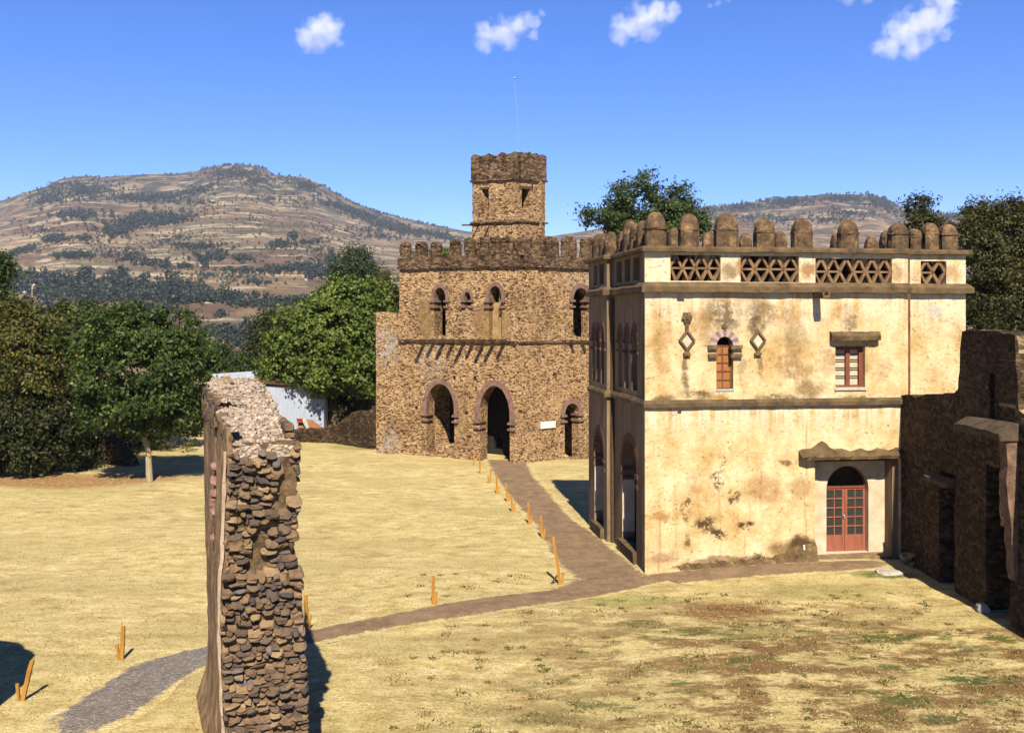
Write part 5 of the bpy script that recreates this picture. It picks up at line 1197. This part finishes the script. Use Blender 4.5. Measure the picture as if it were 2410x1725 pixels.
# woods and bushes scattered over the hills
def inv_s(u, v):                                    # slope parameter whose ground shows at photo row v
    lo = np.zeros_like(u); hi_ = np.ones_like(u)
    for _ in range(26):
        m = (lo+hi_)/2; p = hill_pt(u, m); vv = V0-(p[...,2]-CZ)*FPX/p[...,1]; up_ = vv > v
        lo = np.where(up_, m, lo); hi_ = np.where(up_, hi_, m)
    return (lo+hi_)/2
tu=[]; tv=[]; ts=[]
def patch(u0,v0,ru,rv,n,hpx,slant=0.0):
    n=int(n*1.7); hpx*=1.05
    a_=nrs.rand(n)*6.283; r_=np.abs(nrs.randn(n))*.62; du=np.cos(a_)*r_*ru; tu.append(u0+du); tv.append(v0+np.sin(a_)*r_*rv+slant*du); ts.append(hpx*(.6+.8*nrs.rand(n)))
for a_ in ((60,668,80,18,180,17),(170,690,110,22,240,18),(300,695,110,22,240,19),(420,700,90,18,180,20),(520,706,80,10,100,16),(610,722,80,7,80,13,.06),(690,715,60,10,70,14),(360,735,60,10,50,16),
           (60,740,110,20,130,18),(230,760,130,16,110,18),(520,745,20,7,10,13),(570,800,80,24,150,20),(640,800,60,30,90,18),
           (330,520,90,16,190,10,-.12),(280,545,50,16,130,11,-.2),(400,525,80,10,90,9,-.15),(180,510,60,12,90,9),(330,470,90,12,160,7,.04),(200,450,120,25,300,6),(120,470,60,15,110,7),(450,455,70,9,110,7,-.2),
           (550,410,70,16,220,5),(600,430,60,20,110,5),(720,440,60,15,140,5,.25),(830,500,90,9,170,8,.33),(930,540,90,9,140,9,.25),(1040,560,70,7,90,9,.2),(870,545,90,14,60,6),(900,560,60,8,40,7),
           (130,568,30,8,50,11),(200,565,25,6,25,9),(50,595,45,8,60,9,-.25),(150,605,60,8,50,8),(190,605,60,7,60,9),(300,610,40,14,50,10),(350,625,40,8,35,12),(460,585,70,10,60,9),(500,610,40,9,60,11),(570,612,26,7,30,11),
           (660,580,30,7,40,10),(720,575,60,5,40,8,-.08),(640,640,90,9,80,9),(720,635,80,12,90,11),(560,640,60,6,40,7),(780,615,50,9,40,9),(760,650,60,12,70,11),(600,668,60,6,40,8),(440,630,40,5,30,8),(480,625,10,10,8,14),(390,628,10,8,8,14),(690,562,10,8,7,13),(780,608,10,9,7,13),
           (200,660,14,10,10,20),(280,655,26,14,26,18),(410,680,18,12,16,20),
           (700,480,90,20,40,5),(600,520,120,30,60,4),(760,540,120,30,60,4),(640,470,60,10,40,5),(100,545,90,20,60,5),(420,560,200,40,140,5),(300,590,250,40,140,5),(750,590,150,30,100,5),(500,650,250,20,120,6),(470,480,90,20,70,5),
           (1660,500,40,9,50,6),(1740,490,60,10,90,6),(1850,478,70,12,140,6),(1980,470,60,10,120,6),(2070,480,50,14,130,7,.3),(2000,505,90,14,90,6),(1850,520,150,18,120,5),(1760,515,80,12,60,6),(2150,505,60,8,60,7),(1950,520,60,8,50,6),(2230,512,50,7,50,6),
           (-200,600,120,60,150,9),(2500,540,90,20,90,8),(1200,590,90,20,60,8)): patch(*a_)
u_=np.concatenate(tu); v_=np.concatenate(tv); h_=np.concatenate(ts)
cvv=np.interp(u_,crest_u,crest_v); ok=v_>cvv-2; u_,v_,h_=u_[ok],v_[ok],h_[ok]
# a thin fringe of trees on the skyline
su=nrs.uniform(0,1060,110); su=np.concatenate([su,nrs.uniform(760,1060,130),nrs.uniform(450,640,60),nrs.uniform(1640,2280,120)]); u_=np.concatenate([u_,su]); v_=np.concatenate([v_,np.interp(su,crest_u,crest_v)+2]); h_=np.concatenate([h_,2.5+4.5*nrs.rand(len(su))**1.5])
s_=inv_s(u_,v_); bp=hill_pt(u_,s_); Hh=h_*bp[:,1]/FPX
NL=26; nT=len(u_)
d=nrs.randn(nT,NL,3); d/=np.linalg.norm(d,axis=2,keepdims=True); rad=(.55+.45*nrs.rand(nT,NL,1))
wd=(.34+.22*nrs.rand(nT))
cen=bp[:,None,:]+np.array([0,0,1])*Hh[:,None,None]*.55
Cc=(cen+d*rad*np.stack([wd*Hh,wd*Hh,.5*Hh],1)[:,None,:]).reshape(-1,3)
sz=np.repeat(Hh*.17,NL)[:,None]; O_=d.reshape(-1,3)
n=len(Cc); q=O_*1.2+nrs.randn(n,3)*.5; q/=np.linalg.norm(q,axis=1,keepdims=True); a_=nrs.randn(n,3); a_-=(a_*q).sum(1,keepdims=True)*q; a_/=np.linalg.norm(a_,axis=1,keepdims=True); b_=np.cross(q,a_)
v=np.stack([Cc-a_*sz,Cc-b_*sz*.8,Cc+a_*sz,Cc+b_*sz*.8],1).reshape(-1,3); f=np.arange(n*4).reshape(n,4)
m_far=leaf_mat('far_tree_leaves',[(0,(.012,.02,.012)),(.6,(.022,.034,.019)),(1,(.042,.052,.026))],.15,.02)
tag(mesh_np('woods', v, f, m_far), 'dark woods and bushes scattered over the hillsides', 'woods', kind='stuff')
# a few tin-roofed houses on the slope
m_hw = simple('far_house_wall', (.40,.33,.24), (.5,.42,.32), .1); m_hr = simple('far_tin_roof', (.40,.46,.52), (.55,.6,.65), .1)
for k,(u,v) in enumerate(((690,583),(655,636),(682,640),(720,660),(640,650))):
    s1=inv_s(np.array([float(u)]),np.array([float(v)])); p=hill_pt(np.array([float(u)]),s1)[0]; w_=2.8*p[1]/FPX
    root=empty('far_house', p, rnd.uniform(-.3,.3), 'tiny tin roofed house among the trees on the hillside', 'house', 'tiny houses on the hillside')
    MB().bx(-w_,w_,-w_*.6,w_*.6,-1,w_*.7).build('wall', m_hw, root)
    mb=MB(); mb.add([(-w_*1.1,-w_*.75,w_*.68),(w_*1.1,-w_*.75,w_*.68),(w_*1.1,0,w_*1.25),(-w_*1.1,0,w_*1.25),(-w_*1.1,w_*.75,w_*.68),(w_*1.1,w_*.75,w_*.68)],[(0,1,2,3),(3,2,5,4),(0,3,4),(1,5,2)]); mb.build('roof', m_hr, root)
for (u,v,hh_,lab) in ((80,690,9,'pale ruined tower standing among the trees at the foot of the hill'),(58,697,4,'low pale house beside the ruined tower at the foot of the hill')):
    s1=inv_s(np.array([float(u)]),np.array([float(v)])); p=hill_pt(np.array([float(u)]),s1)[0]; k_=p[1]/FPX
    root=empty('far_tower' if hh_ > 5 else 'far_house', p, .2, lab, 'tower' if hh_ > 5 else 'house')
    MB().bx(-4*k_,4*k_,-4*k_,4*k_,-2,hh_*2*k_).build('wall', m_hw, root)
    MB().loft([[(-5*k_,-5*k_,hh_*2*k_),(5*k_,-5*k_,hh_*2*k_),(5*k_,5*k_,hh_*2*k_),(-5*k_,5*k_,hh_*2*k_)],[(-.5*k_,-.5*k_,(hh_*2+4)*k_),(.5*k_,-.5*k_,(hh_*2+4)*k_),(.5*k_,.5*k_,(hh_*2+4)*k_),(-.5*k_,.5*k_,(hh_*2+4)*k_)]]).build('roof', m_hw, root)

# ------------------------------------------------------------------ clouds
CY = 5200.0
def cloud(puffs, label, dens=.0075):
    cu = sum(p[0] for p in puffs)/len(puffs); cv = sum(p[1] for p in puffs)/len(puffs); c = W(cu, cv, CY); k = CY/FPX
    mb = MB(); m = bpy.data.materials.new('cloud_vapour'); m.use_nodes = True; nt = m.node_tree; nt.nodes.remove(nt.nodes['Principled BSDF'])
    tc = nt.nodes.new('ShaderNodeTexCoord').outputs['Object']; last = None
    for u, v, r in puffs:
        p = W(u, v, CY) - c; p.y += rnd.uniform(-.3,.3)*r*k
        mb.add([tuple(np.array(p)+np.array(x)*r*k*1.45) for x in ICO2], ICO2F)
        mp = nt.nodes.new('ShaderNodeMapping'); mp.vector_type = 'TEXTURE'; mp.inputs['Location'].default_value = p; mp.inputs['Scale'].default_value = (r*k*1.4,)*3; nt.links.new(tc, mp.inputs[0])
        ln = nt.nodes.new('ShaderNodeVectorMath'); ln.operation = 'LENGTH'; nt.links.new(mp.outputs[0], ln.inputs[0])
        if last is None: last = ln.outputs['Value']
        else:
            mn = nt.nodes.new('ShaderNodeMath'); mn.operation = 'SMOOTH_MIN'; mn.inputs[2].default_value = .25; nt.links.new(last, mn.inputs[0]); nt.links.new(ln.outputs['Value'], mn.inputs[1]); last = mn.outputs[0]
    nz = nt.nodes.new('ShaderNodeTexNoise'); nz.inputs['Scale'].default_value = 1/75; nz.inputs['Detail'].default_value = 6; nz.inputs['Roughness'].default_value = .62; nt.links.new(tc, nz.inputs['Vector'])
    ad = nt.nodes.new('ShaderNodeMath'); ad.operation = 'MULTIPLY_ADD'; ad.inputs[1].default_value = -2.6; nt.links.new(nz.outputs['Fac'], ad.inputs[0]); nt.links.new(last, ad.inputs[2])
    mr = nt.nodes.new('ShaderNodeMapRange'); mr.interpolation_type = 'SMOOTHSTEP'; mr.inputs[1].default_value = -.42; mr.inputs[2].default_value = -1.15; mr.inputs[3].default_value = 0; mr.inputs[4].default_value = dens; nt.links.new(ad.outputs[0], mr.inputs[0])
    vol = nt.nodes.new('ShaderNodeVolumePrincipled'); vol.inputs['Color'].default_value = (1,1,1,1); vol.inputs['Anisotropy'].default_value = 0
    nt.links.new(mr.outputs[0], vol.inputs['Density']); nt.links.new(vol.outputs[0], nt.nodes['Material Output'].inputs['Volume'])
    o = mb.build('cloud', m, None); o.location = c
    rm = o.modifiers.new('merge', 'REMESH'); rm.mode = 'VOXEL'; rm.voxel_size = 8.0
    return tag(o, label, 'cloud')
cloud([(770,55,30),(745,70,34),(725,90,28),(775,85,30),(750,100,24),(715,70,16),(700,72,9)], 'small rounded white cloud, leftmost in the sky')
cloud([(1150,85,30),(1185,75,32),(1220,60,26),(1250,45,20),(1275,30,11),(1140,105,20),(1200,95,22),(1255,85,12)], 'elongated white cloud rising to the right above the tower')
cloud([(1470,70,32),(1510,45,36),(1550,25,34),(1580,15,22),(1530,75,22),(1455,90,18),(1580,40,14)], 'bright white cloud right of the tower at the top edge')
cloud([(2100,105,30),(2130,70,40),(2180,50,44),(2215,15,36),(2150,110,26),(2060,115,16),(2230,80,16),(2180,100,22),(2200,-20,36)], 'largest white cloud at the upper right')
cloud([(2000,-8,18),(2040,-6,16),(1975,-8,12)], 'faint cloud scrap cut by the top edge near the largest cloud', .006)
cloud([(1690,6,9),(1670,14,7),(1712,0,8)], 'faint wisp of cloud at the top edge right of the tower', .005)

# ------------------------------------------------------------------ haze
hz = MB(); hz.bx(-4200, 4200, -200, 5100, -60, 470); o = hz.build('haze', None, None)
m = bpy.data.materials.new('haze_air'); m.use_nodes = True; nt = m.node_tree; nt.nodes.remove(nt.nodes['Principled BSDF'])
vol = nt.nodes.new('ShaderNodeVolumePrincipled'); vol.inputs['Color'].default_value = (.60,.72,1.0,1); vol.inputs['Density'].default_value = .00006
nt.links.new(vol.outputs[0], nt.nodes['Material Output'].inputs['Volume']); o.data.materials.append(m)
tag(o, 'thin bluish air haze over the valley', 'haze', kind='stuff')
